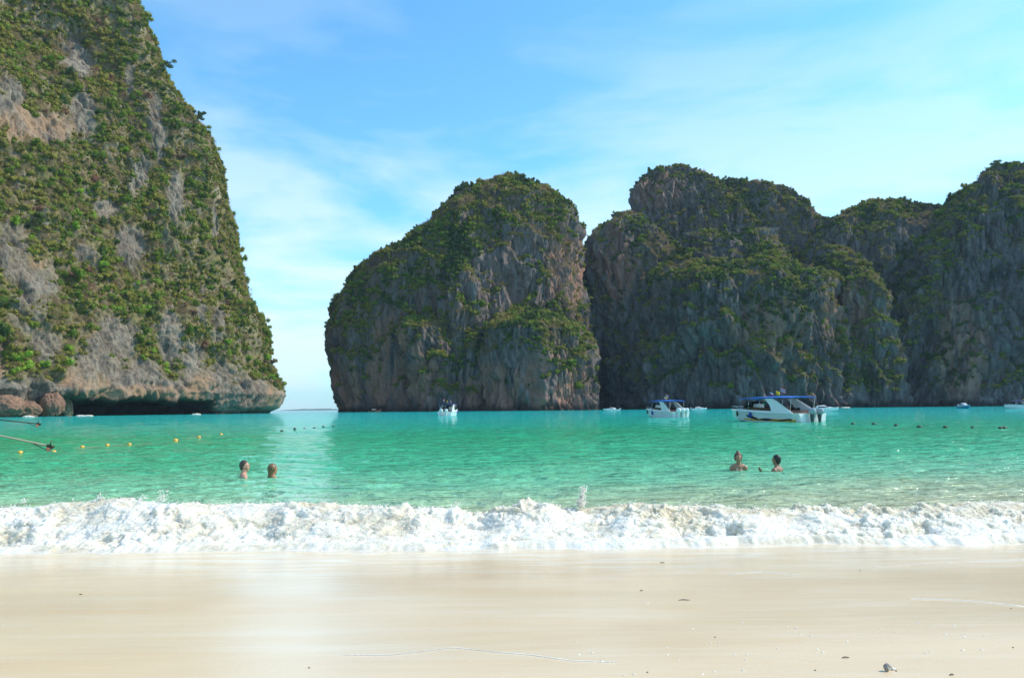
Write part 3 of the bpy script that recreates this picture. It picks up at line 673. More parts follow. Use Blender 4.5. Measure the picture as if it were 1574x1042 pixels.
back = np.exp(-np.clip(Y - 9.9, 0, None)**2/1.0)
Z = Z*(1 - back) + back*(crest_h(X) - 0.10 + 0*Y)
sea = mesh_np('sea', np.stack([X, Y, Z], -1).reshape(-1, 3), grid_faces(len(ys), len(xs)), 'sea_water')
tag(sea, 'turquoise green bay water with small ripples behind the surf', 'sea', kind='structure')

# ------------------------------------------------------------------ breaking surf
m, t, b = nmat('foam')
f1 = noise(t, pos(t, 1.1, 1.6, 2.2), 1.3, 6, 0.6, 0.6)
f2 = noise(t, pos(t, 1, 1, 1), 34, 4, 0.7)
tz = attr(t, 'thin')
k_ = math_(t, 'ADD', f1, math_(t, 'MULTIPLY', tz, 0.42))
c = ramp(t, k_, [(0.44, (0.86, 0.81, 0.72)), (0.60, (0.82, 0.74, 0.59)), (0.86, (0.62, 0.52, 0.35))])
c = mix(t, math_(t, 'MULTIPLY', ramp(t, f2, [(0.40, 1.0), (0.55, 0.0)]), 0.20), c, (0.62, 0.62, 0.56))
t.links.new(c, b.inputs['Base Color']); b.inputs['Roughness'].default_value = 0.45; b.inputs['Specular IOR Level'].default_value = 0.35
b.inputs['Subsurface Weight'].default_value = 0.85; b.inputs['Subsurface Radius'].default_value = (0.05, 0.06, 0.06); b.inputs['Subsurface Scale'].default_value = 1.2
t.links.new(bump(t, math_(t, 'ADD', f2, math_(t, 'MULTIPLY', noise(t, pos(t), 90, 3, .7), .4)), 0.016, 1.0), b.inputs['Normal'])
def toe(x): return 8.28 + 0.24*fbm(x*0.55, 0*x + 9.1, 0*x, 3) + 0.10*fbm(x*2.2, 0*x + 2.1, 0*x, 3) + 0.05*fbm(x*8, 0*x, 0*x, 2)
fx = np.concatenate([np.arange(-24, -8.2, 0.05), np.arange(-8.2, 8.2, 0.0135), np.arange(8.2, 24, 0.05)]); fv = np.linspace(0, 1, 225)
X, Vv = np.meshgrid(fx, fv)
T0 = toe(X); Yc = 9.75 + 0.22*fbm(X*0.5, 0*X + 7, 0*X, 3); Yb = 10.45 + 0.25*fbm(X*.7, 0*X + 5, 0*X, 2)
Y = np.where(Vv < 0.78, T0 + (Yc - T0)*(Vv/0.78), Yc + (Yb - Yc)*((Vv - 0.78)/0.22))
CH = crest_h(X)
pf = np.where(Vv < 0.78, (Vv/0.78), 1.0)
body = 0.07*sstep(0, 0.16, pf)*(1 + 0.6*fbm(X*0.9, Y*0.9, 0*X, 2)) + np.clip(CH - 0.07, 0.02, 1)*sstep(0.25, 0.98, pf + 0.16*fbm(X*0.8, 0*X + 1.1, 0*X, 2))
drop = sstep(0.78, 1.0, Vv)
base = sand_z(X, Y)
Zs = np.maximum(base, -0.03)
P = np.stack([X, Y, Zs - 0.01 + body*(1 - drop*0.75)], -1)
env = sstep(0, 0.22, Vv)**1.2*(1 - sstep(0.93, 1.0, Vv))
bil = lambda s, o, k: np.abs(fbm(X*s + k + 0.5*np.sin(Y*s*.7), Y*s, body*s*1.3 + k, o))
d1 = bil(2.6, 3, 1.0); d2 = bil(6.5, 3, 7.0); d3 = bil(15, 2, 3.0); d4 = bil(32, 2, 5.0)
d0 = fbm(X*1.3, Y*2.0, 0*X + 3, 4)
amp = 0.45 + 0.75*sstep(-0.3, 0.4, fbm(X*0.8, Y*1.2, 0*X + 6, 2))
disp = (0.11*d0 + 0.09*d1 + 0.055*d2 + 0.032*d3 + 0.016*d4 - 0.068)*amp*env
n = grid_normals(P); n = np.where(n[..., 2:3] < 0, -n, n)
P = P + n*disp[..., None]
P[..., 0] += 0.05*fbm(X*4, Y*4, 0*X + 2, 2)*env; P[..., 1] += 0.05*fbm(X*4, Y*4, 0*X + 8, 2)*env
P[0, :, 2] = base[0] - 0.01
P[..., 2] = np.maximum(P[..., 2], sand_z(P[..., 0], P[..., 1]) + 0.003*(Vv > 0.01) - 0.01*(Vv <= 0.01))
thin = np.clip(sstep(0.45, 0.95, Vv + .25*fbm(X*.9, Y, 0*X, 2))*0.75 + 0.35*np.clip(1 - d1*3.5, 0, 1), 0, 1)
surf = mesh_np('surf_foam', P.reshape(-1, 3), grid_faces(len(fv), len(fx)), 'foam', attrs={'thin': thin})
tag(surf, 'tumbling white foam of the small wave breaking along the sand', 'foam', kind='stuff')
surfP = P; surfN = grid_normals(P); surfN = np.where(surfN[..., 2:3] < 0, -surfN, surfN)

# spray: small drops thrown over the foam, one joined mesh
def drops(name, C, rad, mat, label):
    bm = bmesh.new(); bmesh.ops.create_icosphere(bm, subdivisions=1, radius=1)
    v = np.array([q.co for q in bm.verts]); f = np.array([[q.index for q in fc.verts] for fc in bm.faces]); bm.free()
    n = len(C); st = rng.uniform(0.7, 1.4, (n, 1, 3))
    V = (v[None]*rad[:, None, None]*st + C[:, None]).reshape(-1, 3); F = (f[None] + (np.arange(n)*len(v))[:, None, None]).reshape(-1, 3)
    o = mesh_np(name, V, F, mat, True, {'thin': np.zeros(len(V))}); tag(o, label, 'spray', kind='stuff'); return o
n_ = 18000
ri = (rng.beta(2.2, 2.0, n_)*(len(fv) - 12)).astype(int) + 3; rj = rng.integers(0, len(fx), n_)
C = surfP[ri, rj] + surfN[ri, rj]*(rng.exponential(0.012, n_))[:, None]
C[:, 2] += rng.exponential(0.006, n_)
jets = []
for (jx, jy, hh, cnt) in ((893, 775, 0.27, 420), (150, 768, 0.13, 60), (246, 768, 0.16, 90), (215, 770, 0.12, 60), (33, 770, 0.08, 20), (700, 775, 0.08, 30), (1150, 790, .10, 40), (1560, 785, .12, 50), (560, 780, .07, 20)):
    p = at(jx, jy, 9.75)
    tt = rng.beta(1.0, 1.8, cnt)
    jets.append(np.stack([p.x + rng.normal(size=cnt)*0.028*(1.1 - tt*.5) + 0.04*tt, 9.75 + rng.normal(size=cnt)*0.05, p.z - 0.03 + tt*hh], -1))
J = np.concatenate(jets)
C = np.concatenate([C, J]); rad = np.concatenate([rng.uniform(0.003, 0.008, n_)*rng.uniform(0.6, 1.3, n_), rng.uniform(0.003, 0.010, len(J))])
drops('spray', C, rad, 'foam', 'droplets of spray thrown up along the crest of the wave')

# thin white lines left on the sand by the last wash
def wash_line(pts, wdt, label):
    p = np.array([list(on(a, b_, 0.1)) for a, b_ in pts]); 
    tck = np.linspace(0, len(p) - 1, 160); xx = np.interp(tck, np.arange(len(p)), p[:, 0]); yy = np.interp(tck, np.arange(len(p)), p[:, 1])
    yy = yy + 0.012*fbm(xx*5, 0*xx, 0*xx, 3); sm = np.convolve(np.pad(yy, 4, 'edge'), np.ones(9)/9, 'valid')
    w_ = wdt*(0.35 + 0.9*np.abs(fbm(xx*3, 0*xx + 4, 0*xx, 2)))*np.sin(np.linspace(0, np.pi, 160))**0.4
    rows = []
    for k in (-1, -0.5, 0, 0.5, 1):
        y_ = sm + w_*k; rows.append(np.stack([xx, y_, sand_z(xx, y_) + 0.004*(1 - k*k) + 0.0006], -1))
    rows = np.array(rows); o = mesh_np('foam_line', rows.reshape(-1, 3), grid_faces(5, 160), 'foam', attrs={'thin': np.full(800, .25)})
    tag(o, label, 'foam', kind='stuff')
wash_line([(525, 1015), (600, 1016), (650, 1010), (700, 1004), (760, 1012), (820, 1018), (880, 1028), (950, 1031)], 0.007, 'thin curved white wash line on the sand nearest the camera')
wash_line([(1340, 866), (1420, 860), (1500, 857), (1574, 854)], 0.02, 'pale wash line on the sand just in front of the surf')
wash_line([(1120, 878), (1170, 874), (1230, 880)], 0.02, 'short pale foam streak on the wet sand')
wash_line([(1400, 920), (1470, 922), (1530, 928), (1574, 934)], 0.012, 'faint white wash line at the side of the beach')

# ------------------------------------------------------------------ boats
simple('white_gelcoat', (0.78, 0.79, 0.78), 0.25, 0, .04, .5, 0.6)
simple('white_panel', (0.72, 0.76, 0.74), 0.3, 0, .05, .3, 0.8)
simple('blue_canvas', (0.012, 0.13, 0.55), 0.75, 0, .15)
simple('navy_canvas', (0.02, 0.03, 0.16), 0.8)
simple('dark_glass', (0.012, 0.016, 0.018), 0.08, 0, .1, .6)
simple('steel', (0.6, 0.6, 0.6), 0.25, 0.9, .05)
simple('black_rubber', (0.02, 0.02, 0.022), 0.6)
simple('yellow_paint', (0.75, 0.42, 0.02), 0.35)
simple('black_paint', (0.02, 0.02, 0.02), 0.35)
simple('motor_grey', (0.30, 0.33, 0.37), 0.3, 0.1, .08, .4)
simple('motor_dark', (0.05, 0.06, 0.075), 0.3, 0.1, .08, .4)
simple('seat_brown', (0.10, 0.05, 0.035), 0.7)
simple('flag_red', (0.6, 0.03, 0.05), 0.8); simple('flag_white', (0.75, 0.72, 0.74), 0.8); simple('flag_yellow', (0.75, 0.55, 0.02), 0.8); simple('flag_blue', (0.03, 0.03, 0.2), 0.8)
simple('fender_blue', (0.01, 0.07, 0.35), 0.5)
simple('hull_blue', (0.02, 0.25, 0.42), 0.3, 0, .08, .4)
simple('wood_old', (0.24, 0.15, 0.09), 0.8); simple('wood_pale', (0.38, 0.30, 0.22), 0.75)
simple('iron_rust', (0.09, 0.06, 0.045), 0.8, .4); simple('bronze', (0.13, 0.06, 0.035), .6, .3)
simple('buoy_yellow', (0.75, 0.40, 0.06), 0.5); simple('buoy_dark', (0.06, 0.055, 0.03), 0.6); simple('rope_fibre', (0.20, 0.17, 0.08), .9)
simple('green_paint', (0.02, 0.22, 0.10), .5)

def loft(name, stations, mat, parent, cap=True, smooth=True, closed=True):
    """stations: list of rings (equal point counts)"""
    V = np.array(stations, np.float32); nr, nc = V.shape[:2]
    me = bpy.data.meshes.new(name); F = grid_faces(nr, nc, closed).tolist()
    if cap: F += [list(range(nc))[::-1], [(nr - 1)*nc + k for k in range(nc)]]
    me.from_pydata(V.reshape(-1, 3).tolist(), [], F); me.materials.append(MATS[mat])
    if smooth: me.polygons.foreach_set('use_smooth', np.ones(len(me.polygons), bool))
    bm = bmesh.new(); bm.from_mesh(me); bmesh.ops.recalc_face_normals(bm, faces=bm.faces); bm.to_mesh(me); bm.free()
    if smooth:
        try: me.set_sharp_from_angle(angle=R(38))
        except Exception: pass
    o = bpy.data.objects.new(name, me); COL.objects.link(o); o.parent = parent; return o
def tubes(name, paths, r, mat, parent, seg=8):
    bm = bmesh.new()
    for pts in paths:
        pts = [Vector(p) for p in pts]; prev = None
        for i, q in enumerate(pts):
            d = (pts[min(i + 1, len(pts) - 1)] - pts[max(i - 1, 0)]).normalized(); a = d.orthogonal().normalized(); b2 = d.cross(a)
            rr = r[i] if hasattr(r, '__len__') else r
            ring = [bm.verts.new(q + a*rr*math.cos(6.2832*k/seg) + b2*rr*math.sin(6.2832*k/seg)) for k in range(seg)]
            if prev:
                for k in range(seg): bm.faces.new((prev[k], prev[(k + 1) % seg], ring[(k + 1) % seg], ring[k]))
            else: bm.faces.new(ring[::-1])
            prev = ring
        bm.faces.new(prev)
    return bm_obj(name, bm, mat, parent, True)
def box(name, x0, x1, y0, y1, z0, z1, mat, parent, bev=0.03):
    bm = bmesh.new(); bmesh.ops.create_cube(bm, size=1, matrix=Matrix.Translation(((x0 + x1)/2, (y0 + y1)/2, (z0 + z1)/2)) @ Matrix.Diagonal((x1 - x0, y1 - y0, z1 - z0, 1)))
    if bev: bmesh.ops.bevel(bm, geom=bm.edges[:], offset=bev, segments=2, affect='EDGES')
    return bm_obj(name, bm, mat, parent)
def prism(name, poly_xz, y0, y1, mat, parent, bev=0.0):
    bm = bmesh.new(); a = [bm.verts.new((x, y0, z)) for x, z in poly_xz]; b2 = [bm.verts.new((x, y1, z)) for x, z in poly_xz]
    bm.faces.new(a[::-1]); bm.faces.new(b2)
    for i in range(len(a)): bm.faces.new((a[i], a[(i + 1) % len(a)], b2[(i + 1) % len(a)], b2[i]))
    bmesh.ops.recalc_face_normals(bm, faces=bm.faces)
    if bev: bmesh.ops.bevel(bm, geom=bm.edges[:], offset=bev, segments=2, affect='EDGES')
    return bm_obj(name, bm, mat, parent)
def hull_half(L_, B_, fb_s, fb_b, s):
    """half beam and sheer height at station s (0 stern, 1 bow)"""
    hb = B_/2*(1 - max(0, (s - 0.45)/0.55)**2.4)**0.9 if s < 1 else 0.02
    return max(hb, 0.03), fb_s + (fb_b - fb_s)*s**1.8
def hull(L_, B_, fs, fb, parent, mat='white_gelcoat'):
    st = []
    for i in range(25):
        s_ = i/24; hb, zt = hull_half(L_, B_, fs, fb, s_); keel = -0.35 + 0.75*max(0, (s_ - 0.7)/0.3)**2
        ch = -0.02 + 0.45*max(0, (s_ - .5)/.5)**2; x = L_*s_*(1.0) 
        fl = 0.86 - 0.25*max(0, s_ - .5)
        ring = [(x - 0.35*max(0, s_ - .6)*(1), 0, keel), (x, hb*fl*0.55, (keel + ch)/2), (x, hb*fl, ch), (x + .1*s_, hb*(fl*.5 + .5), (ch + zt)/2), (x + .25*s_*s_, hb, zt - 0.06), (x + .25*s_*s_, hb*1.025, zt),
                (x + .25*s_*s_, hb*0.93, zt + 0.02)]
        ring += [(a, -b3, c3) for a, b3, c3 in ring[:0:-1]]
        st.append(ring)
    return loft('hull', st, mat, parent)
def hull_strip(L_, B_, fs, fb, s0, s1, zf0, zf1, name, mat, parent, off=0.012, side=1, n=12):
    V = []
    for i in range(n):
        s_ = s0 + (s1 - s0)*i/(n - 1); hb, zt = hull_half(L_, B_, fs, fb, s_); ch = -0.02 + 0.45*max(0, (s_ - .5)/.5)**2; fl = 0.86 - 0.25*max(0, s_ - .5)
        row = []
        tt = i/(n - 1)
        for q in (zf0(tt), zf1(tt)):
            z_ = ch + (zt - 0.06 - ch)*q; y_ = hb*(fl + (1 - fl)*q) + off
            row.append((L_*s_ + .25*s_*s_*q, y_*side, z_))
        V.append(row)
    o = mesh_np(name, np.array(V).reshape(-1, 3), grid_faces(n, 2), mat, False, parent=parent)
    md = o.modifiers.new('thick', 'SOLIDIFY'); md.thickness = 0.012; md.offset = 0
    return o
def outboard(y, parent, mat='white_gelcoat', mat2='motor_grey'):
    def ring(z, x0, x1, hw): 
        a = np.linspace(0, 2*np.pi, 14, endpoint=False); return [((x0 + x1)/2 + (x1 - x0)/2*math.copysign(abs(math.cos(k))**.7, math.cos(k)), y + 1.25*hw*math.copysign(abs(math.sin(k))**.7, math.sin(k)), z) for k in a]
    c = loft('outboard_motor', [ring(0.72, -.62, -.08, .17), ring(.82, -.68, -.04, .21), ring(1.05, -.70, -.05, .22), ring(1.22, -.66, -.10, .20), ring(1.29, -.55, -.2, .12)], mat, parent)
    loft('motor_leg', [ring(-0.35, -.40, -.18, .05), ring(0.1, -.45, -.18, .07), ring(.72, -.52, -.12, .13)], mat2, c)
    return c
def flag(x, y, z, mats, parent, h=0.8, s=0.3):
    o = tubes('flagpole', [[(x, y, z - .1), (x, y, z + h)]], .012, 'steel', parent, 6)
    n = len(mats)
    for k, m_ in enumerate(mats):
        P = np.array([[(x - s*1.3*i/8*0.8, y + 0.07*math.sin(i*1.3 + k*.2), z + h - s*(k + j)/n - 0.14*s*(i/8)**1.2 - 0.3*s*i/8) for i in range(9)] for j in (0, 1)])
        f = mesh_np('flag', P.reshape(-1, 3), grid_faces(2, 9), m_, True, parent=o); f.modifiers.new('thick', 'SOLIDIFY').thickness = .008
def tour_speedboat(px_, py_, heading, L_, B_, motors, motor_mats, canopy, label, flags=True, gfx=True, fenders=True, scale=1.0, group=None):
    p = on(px_, py_, 0.0); p.z = -0.0
    r = empty('speedboat', p, heading)
    fs, fb = 0.85, 1.35
    hull(L_, B_, fs, fb, r)
    # raised coaming with long open window band, from s=.2 to s=.72
    def side_pts(s_, inset=0.06):
        hb, zt = hull_half(L_, B_, fs, fb, s_); return hb - inset, zt
    for sd_ in (1, -1):
        rows = []
        for s_ in np.linspace(0.16, 0.80, 14):
            hb, zt = side_pts(s_); rows.append([(L_*s_, (hb)*sd_, zt - .02), (L_*s_ - .05, (hb - .07)*sd_, zt + .20), (L_*s_ - .05, (hb - .12)*sd_, zt + .20), (L_*s_, (hb - .1)*sd_, zt - .02)])
        loft('coaming', rows, 'white_panel', r)
        rows = []
        for s_ in np.linspace(0.30, 0.80, 10):
            hb, zt = side_pts(s_); k = np.interp(s_, [.3, .7, .8], [1, .9, .15]); rows.append([(L_*s_, (hb - .075)*sd_, zt + .20), (L_*s_ - .25*k, (hb - .18)*sd_, zt + .20 + .32*k), (L_*s_ - .25*k, (hb - .20)*sd_, zt + .20 + .32*k), (L_*s_, (hb - .10)*sd_, zt + .20)])
        loft('side_window', rows, 'dark_glass', r)
        # sweeping arch panel
        hb0 = B_/2 - .04
        poly = [(L_*.015, fs - .05), (L_*.07, fs + .0), (L_*.26, 2.05), (L_*.33, 2.42), (L_*.43, 2.42), (L_*.40, 2.15), (L_*.36, 1.75), (L_*.34, 1.3), (L_*.33, .95), (L_*.02, .6)] if sd_ else None
        bm = bmesh.new(); outer = []; inner = []
        for (x_, z_) in poly:
            yy = hb0 - 0.16*max(0, z_ - fs)**1.0
            outer.append(bm.verts.new((x_, yy*sd_, z_))); inner.append(bm.verts.new((x_, (yy - .07)*sd_, z_)))
        bm.faces.new(outer); bm.faces.new(inner[::-1])
        for i in range(len(outer)): bm.faces.new((outer[i], outer[(i + 1) % len(outer)], inner[(i + 1) % len(outer)], inner[i]))
        bmesh.ops.recalc_face_normals(bm, faces=bm.faces); bmesh.ops.triangulate(bm, faces=[f for f in bm.faces if len(f.verts) > 4])
        bm_obj('arch_panel', bm, 'white_panel', r)
        tubes('canopy_post', [[(L_*x_, (B_/2 - .22)*sd_, 1.1), (L_*(x_ - .015), (B_/2 - .28)*sd_, 2.5)] for x_ in (.12, .5, .64)], .022, 'steel', r, 6)
        tubes('bow_rail', [[(L_*.78, sd_*(hull_half(L_, B_, fs, fb, .78)[0] - .08), fb*.93), (L_*.84, sd_*(hull_half(L_, B_, fs, fb, .84)[0] - .06), fb + .22), (L_*.94, sd_*(hull_half(L_, B_, fs, fb, .94)[0] - .04), fb + .28), (L_*1.02, sd_*.12, fb + .30)]], .02, 'steel', r, 6)
        if gfx:
            hull_strip(L_, B_, fs, fb, .06, .74, lambda q: .05 + .12*q, lambda q: .34 + .16*q - .25*q*q, 'stripe', 'yellow_paint', r, side=sd_)
            hull_strip(L_, B_, fs, fb, .10, .50, lambda q: .20 + .05*math.sin(q*14), lambda q: .36 + .08*math.sin(q*9 + 1), 'stripe', 'black_paint', r, off=.022, side=sd_)
            hull_strip(L_, B_, fs, fb, .50, .66, lambda q: .22 + .25*q, lambda q: .30 + .45*math.sqrt(q), 'stripe', 'black_paint', r, off=.022, side=sd_)
        if fenders:
            for fx_, fm in ((.82, 'black_rubber'), (.60, 'fender_blue'), (.585, 'fender_blue')):
                hb, zt = hull_half(L_, B_, fs, fb, fx_)
                tubes('fender', [[(L_*fx_, (hb + .09)*sd_, zt - .02), (L_*fx_, (hb + .10)*sd_, zt - .12), (L_*fx_, (hb + .08)*sd_, zt - .55), (L_*fx_, (hb + .06)*sd_, zt - .65)]], [.03, .10, .10, .03], fm, r)
    # canopy: slightly arched plate with a drooping edge
    rows = []
    for s_ in np.linspace(.10, .80, 12):
        w_ = (B_/2 - .1)*(1 if s_ < .62 else 1 - .5*(s_ - .62)/.18*.6); zc_ = 2.52 + .06*math.sin((s_ - .1)/.7*math.pi) - .10*((s_ - .1)/.7)**3
        ring = [(L_*s_, w_*q, zc_ + .10*(1 - q*q)) for q in np.linspace(-1, 1, 9)] + [(L_*s_, w_*q*.99, zc_ - .07 + .09*(1 - q*q)) for q in np.linspace(1, -1, 9)]
        rows.append(ring)
    loft('canopy', rows, canopy, r)
    box('transom', -.02, .25, -B_/2 + .12, B_/2 - .12, .05, .70, 'white_gelcoat', r)
    for k in range(4):
        box('bench_seat', L_*(.16 + .12*k), L_*(.16 + .12*k) + .42, -B_/2 + .35, B_/2 - .35, .88, 1.18, 'seat_brown', r)
    box('console', L_*.62, L_*.68, -.5, .5, .9, 1.9, 'white_panel', r, .05)
    prism('windscreen', [(L_*.72, 1.35), (L_*.74, 1.35), (L_*.68, 2.15), (L_*.665, 2.15)], -B_/2 + .5, B_/2 - .5, 'dark_glass', r)
    box('foredeck', L_*.72, L_*.86, -B_/2*.62, B_/2*.62, fb*.86, fb + .02, 'white_gelcoat', r, .05)
    ys_ = np.linspace(-.62, .62, motors) if motors > 1 else [0]
    for y_ in ys_: outboard(float(y_)*(1 if motors > 2 else .75), r, *motor_mats).scale = (1.15, 1.15, 1.1)
    if flags:
        flag(L_*.30, .75, 2.55, ['flag_red', 'flag_white', 'flag_blue', 'flag_white', 'flag_red'], r, 1.05, .5)
        flag(L_*.40, .25, 2.6, ['flag_yellow'], r, .65, .4)
        flag(L_*.52, -.3, 2.6, ['flag_white', 'flag_blue', 'flag_red'], r, .5, .3)
    r.scale = (scale,)*3
    tag(r, label, 'speedboat', group or 'tour speedboats moored in the bay'); return r
# heading: boat +x is the bow
tour_speedboat(1250, 648.5, R(180 - 62), 11.2, 3.9, 2, ('motor_grey', 'motor_dark'), 'blue_canvas', 'big white speedboat with blue canopy, yellow and black hull stripes and three flags', scale=0.93)
tour_speedboat(1047, 641.5, R(180 - 66), 9.0, 3.1, 3, ('white_gelcoat', 'white_panel'), 'blue_canvas', 'white speedboat with blue canopy and three white outboards, stern to the beach', gfx=False, scale=0.97)
tour_speedboat(683, 638.8, R(180 - 100), 9.0, 3.1, 2, ('white_gelcoat', 'white_panel'), 'navy_canvas', 'white speedboat with navy canopy in front of the domed rock', gfx=False, scale=1.12)
tour_speedboat(1592, 627.6, R(180 - 8), 9.5, 3.0, 2, ('white_gelcoat', 'white_panel'), 'navy_canvas', 'white speedboat whose bow just enters the frame below the dark cliff', gfx=False, fenders=False)

def small_boat(px_, D, heading, L_, label, hullmat='white_gelcoat', cabin=True, scale=1.0, top='white_gelcoat'):
    d = ray(px_, 625); p = Vector((d[0]/d[1]*D, D, 0)); r = empty('motorboat', p, heading); B_ = L_*.30
    hull(L_, B_, .75, 1.15, r, hullmat)
    if hullmat != 'white_gelcoat':
        for sd_ in (1, -1): hull_strip(L_, B_, .75, 1.15, .0, .97, lambda q: .8, lambda q: 1.02, 'gunwale', 'white_gelcoat', r, .02, sd_)
    rows = []
    for s_, hh, ww in ((.22, .05, .86), (.27, .75, .80), (.52, .85, .78), (.68, .35, .7), (.86, .05, .4)):
        hb, zt = hull_half(L_, B_, .75, 1.15, s_); zt -= .05
        rows.append([(L_*s_, hb*ww, zt), (L_*s_, hb*ww*.86, zt + hh*.75), (L_*s_, hb*ww*.6, zt + hh), (L_*s_, -hb*ww*.6, zt + hh), (L_*s_, -hb*ww*.86, zt + hh*.75), (L_*s_, -hb*ww, zt)])
    cb = loft('cabin', rows, top, r)
    for sd_ in (1, -1):
        rows = [[(L_*s_, sd_*(hull_half(L_, B_, .75, 1.15, s_)[0]*k1 + .03), z0), (L_*s_, sd_*(hull_half(L_, B_, .75, 1.15, s_)[0]*k2 + .03), z1)] for s_, k1, k2, z0, z1 in ((.30, .80, .74, 1.02, 1.34), (.5, .78, .72, 1.08, 1.42), (.64, .74, .72, 1.12, 1.25))]
        w_ = mesh_np('side_window', np.array(rows).reshape(-1, 3), grid_faces(3, 2), 'dark_glass', False, parent=r); w_.modifiers.new('thick', 'SOLIDIFY').thickness = .03
    prism('windscreen', [(L_*.53, 1.52), (L_*.56, 1.52), (L_*.685, 1.24), (L_*.66, 1.18)], -B_*.28, B_*.28, 'dark_glass', r)
    box('bench_seat', L_*.06, L_*.16, -B_*.35, B_*.35, .7, .98, 'seat_brown', r)
    outboard(0.0, r, 'white_gelcoat', 'motor_grey')
    r.scale = (scale,)*3
    tag(r, label, 'motorboat', 'small white motorboats near the cliffs'); return r
small_boat(952, 375, R(180), 7.6, 'low white motorboat alone before the gap in the cliffs')
small_boat(1063, 388, R(0), 7.4, 'low white motorboat just past the boat with three outboards', scale=1.0)
small_boat(1243, 205, R(-12), 7.2, 'white cabin motorboat half hidden behind the big striped speedboat')
small_boat(1474, 305, R(-97), 7.0, 'blue hulled motorboat with white cabin facing the beach under the dark cliff', 'hull_blue', scale=1.25)

# longtail boats
def longtail(origin, heading, L_, label, mats=('wood_old', 'white_panel'), shaft=None, tiny=False, canopy=True):
    r = empty('longtail_boat', origin, heading)
    st = []
    for i in range(21):
        s_ = i/20; hb = 0.75*math.sin(math.pi*min(1, .12 + s_*.88))**.6; hb = max(hb, .04); zt = .55 + .25*(1 - s_)**3 + 1.5*max(0, (s_ - .62)/.38)**2; kl = -.2 + 1.45*max(0, (s_ - .68)/.32)**2; x_ = L_*s_
        ring = [(x_, 0, kl), (x_, hb*.7, kl + .15), (x_, hb, zt), (x_, hb*.88, zt), (x_, hb*.55, kl + .28 if kl + .28 < zt else zt - .02)]
        ring += [(a, -b3, c3) for a, b3, c3 in ring[:0:-1]]; st.append(ring)
    loft('hull', st, mats[0], r)
    if canopy:
        rows = [[(L_*s_, .72*q, 1.75 + .18*(1 - q*q)) for q in np.linspace(-1, 1, 7)] + [(L_*s_, .72*q, 1.70 + .18*(1 - q*q)) for q in np.linspace(1, -1, 7)] for s_ in (.28, .4, .6)]
        loft('canopy', rows, mats[1], r)
        tubes('canopy_post', [[(L_*a, b_, .5), (L_*a, b_, 1.75)] for a in (.29, .59) for b_ in (-.62, .62)], .025, 'wood_old', r, 6)
    # engine and shaft
    e = box('engine', -.15, .55, -.22, .22, .75, 1.25, 'iron_rust', r, .04)
    tubes('engine_mount', [[(.2, 0, .35), (.2, 0, .8)]], .05, 'iron_rust', r)
    return r
def drive_shaft(r, a, b, prop_r):
    """from a (engine end) to b (propeller) in boat coordinates"""
    a, b = Vector(a), Vector(b)
    s = tubes('drive_shaft', [[a, (a + b)/2, b]], [.034, .03, .024], 'wood_pale' if prop_r < .18 else 'iron_rust', r)
    d = (b - a).normalized(); u = d.orthogonal().normalized(); v = d.cross(u)
    hub = tubes('propeller', [[b - d*.02, b + d*.16]], [.045, .03], 'iron_rust', r)
    for k in range(3):
        an = k*2.094 + .5; e1 = u*math.cos(an) + v*math.sin(an); e2 = d.cross(e1)
        bm = bmesh.new(); rows = []
        for i in range(6):
            q = i/5; wd = .07*math.sin(math.pi*min(1, .18 + q*.8))**.7 + .01; tw = .9 - .5*q
            c_ = b + d*.08 + e1*(.03 + prop_r*q); ax = e2*math.cos(tw) + d*math.sin(tw)
            rows.append([bm.verts.new(c_ + ax*wd), bm.verts.new(c_ + d.cross(ax).normalized()*.006), bm.verts.new(c_ - ax*wd)])
        for i in range(5):
            for j in range(2): bm.faces.new((rows[i][j], rows[i][j + 1], rows[i + 1][j + 1], rows[i + 1][j]))
        o = bm_obj('blade', bm, 'bronze', hub); o.modifiers.new('thick', 'SOLIDIFY').thickness = .01
    # skeg bar below the shaft
    tubes('skeg', [[b - d*.5 + Vector((0, 0, -.01)), b - d*.1 + Vector((0, 0, -.13)), b + d*.06 + Vector((0, 0, -.12))]], .012, 'iron_rust', s, 6)
for (pa, pb, D_, lab, pr) in (((-18, 666), (74, 685), 24.0, 'nearer longtail boat cut off by the frame, only its pale drive shaft and propeller showing', .17),
                          ((-22, 643), (57, 651), 40.0, 'farther longtail boat cut off by the frame, its thin dark drive shaft over the water', .19)):
    A, Bp = at(*pa, D_), at(*pb, D_)
    dr = (Bp - A).normalized(); eng = Bp - dr*(4.2 if D_ < 30 else 5.2)
    hd = math.atan2(-dr.y, -dr.x)
    org = Vector((eng.x, eng.y, 0)) + Vector((math.cos(hd), math.sin(hd), 0))*.2
    r = longtail(org, hd, 9.0, lab)
    inv = Matrix.Translation(org) @ Matrix.Rotation(hd, 4, 'Z'); inv = inv.inverted()
    e0 = inv @ eng; 
    drive_shaft(r, e0, inv @ Bp, pr)
    tag(r, lab, 'longtail boat', 'longtail boats off the frame edge')
p = Vector((ray(566, 630)[0]/ray(566, 630)[1]*520, 520, 0))
r = longtail(p, R(8), 8.5, '', ('wood_old', 'white_panel')); tag(r, 'tiny dark longtail boat with pale canopy at the foot of the domed rock', 'longtail boat')
box('cargo', 5.5, 6.8, -.5, .5, .5, 1.35, 'flag_red', r, .1)

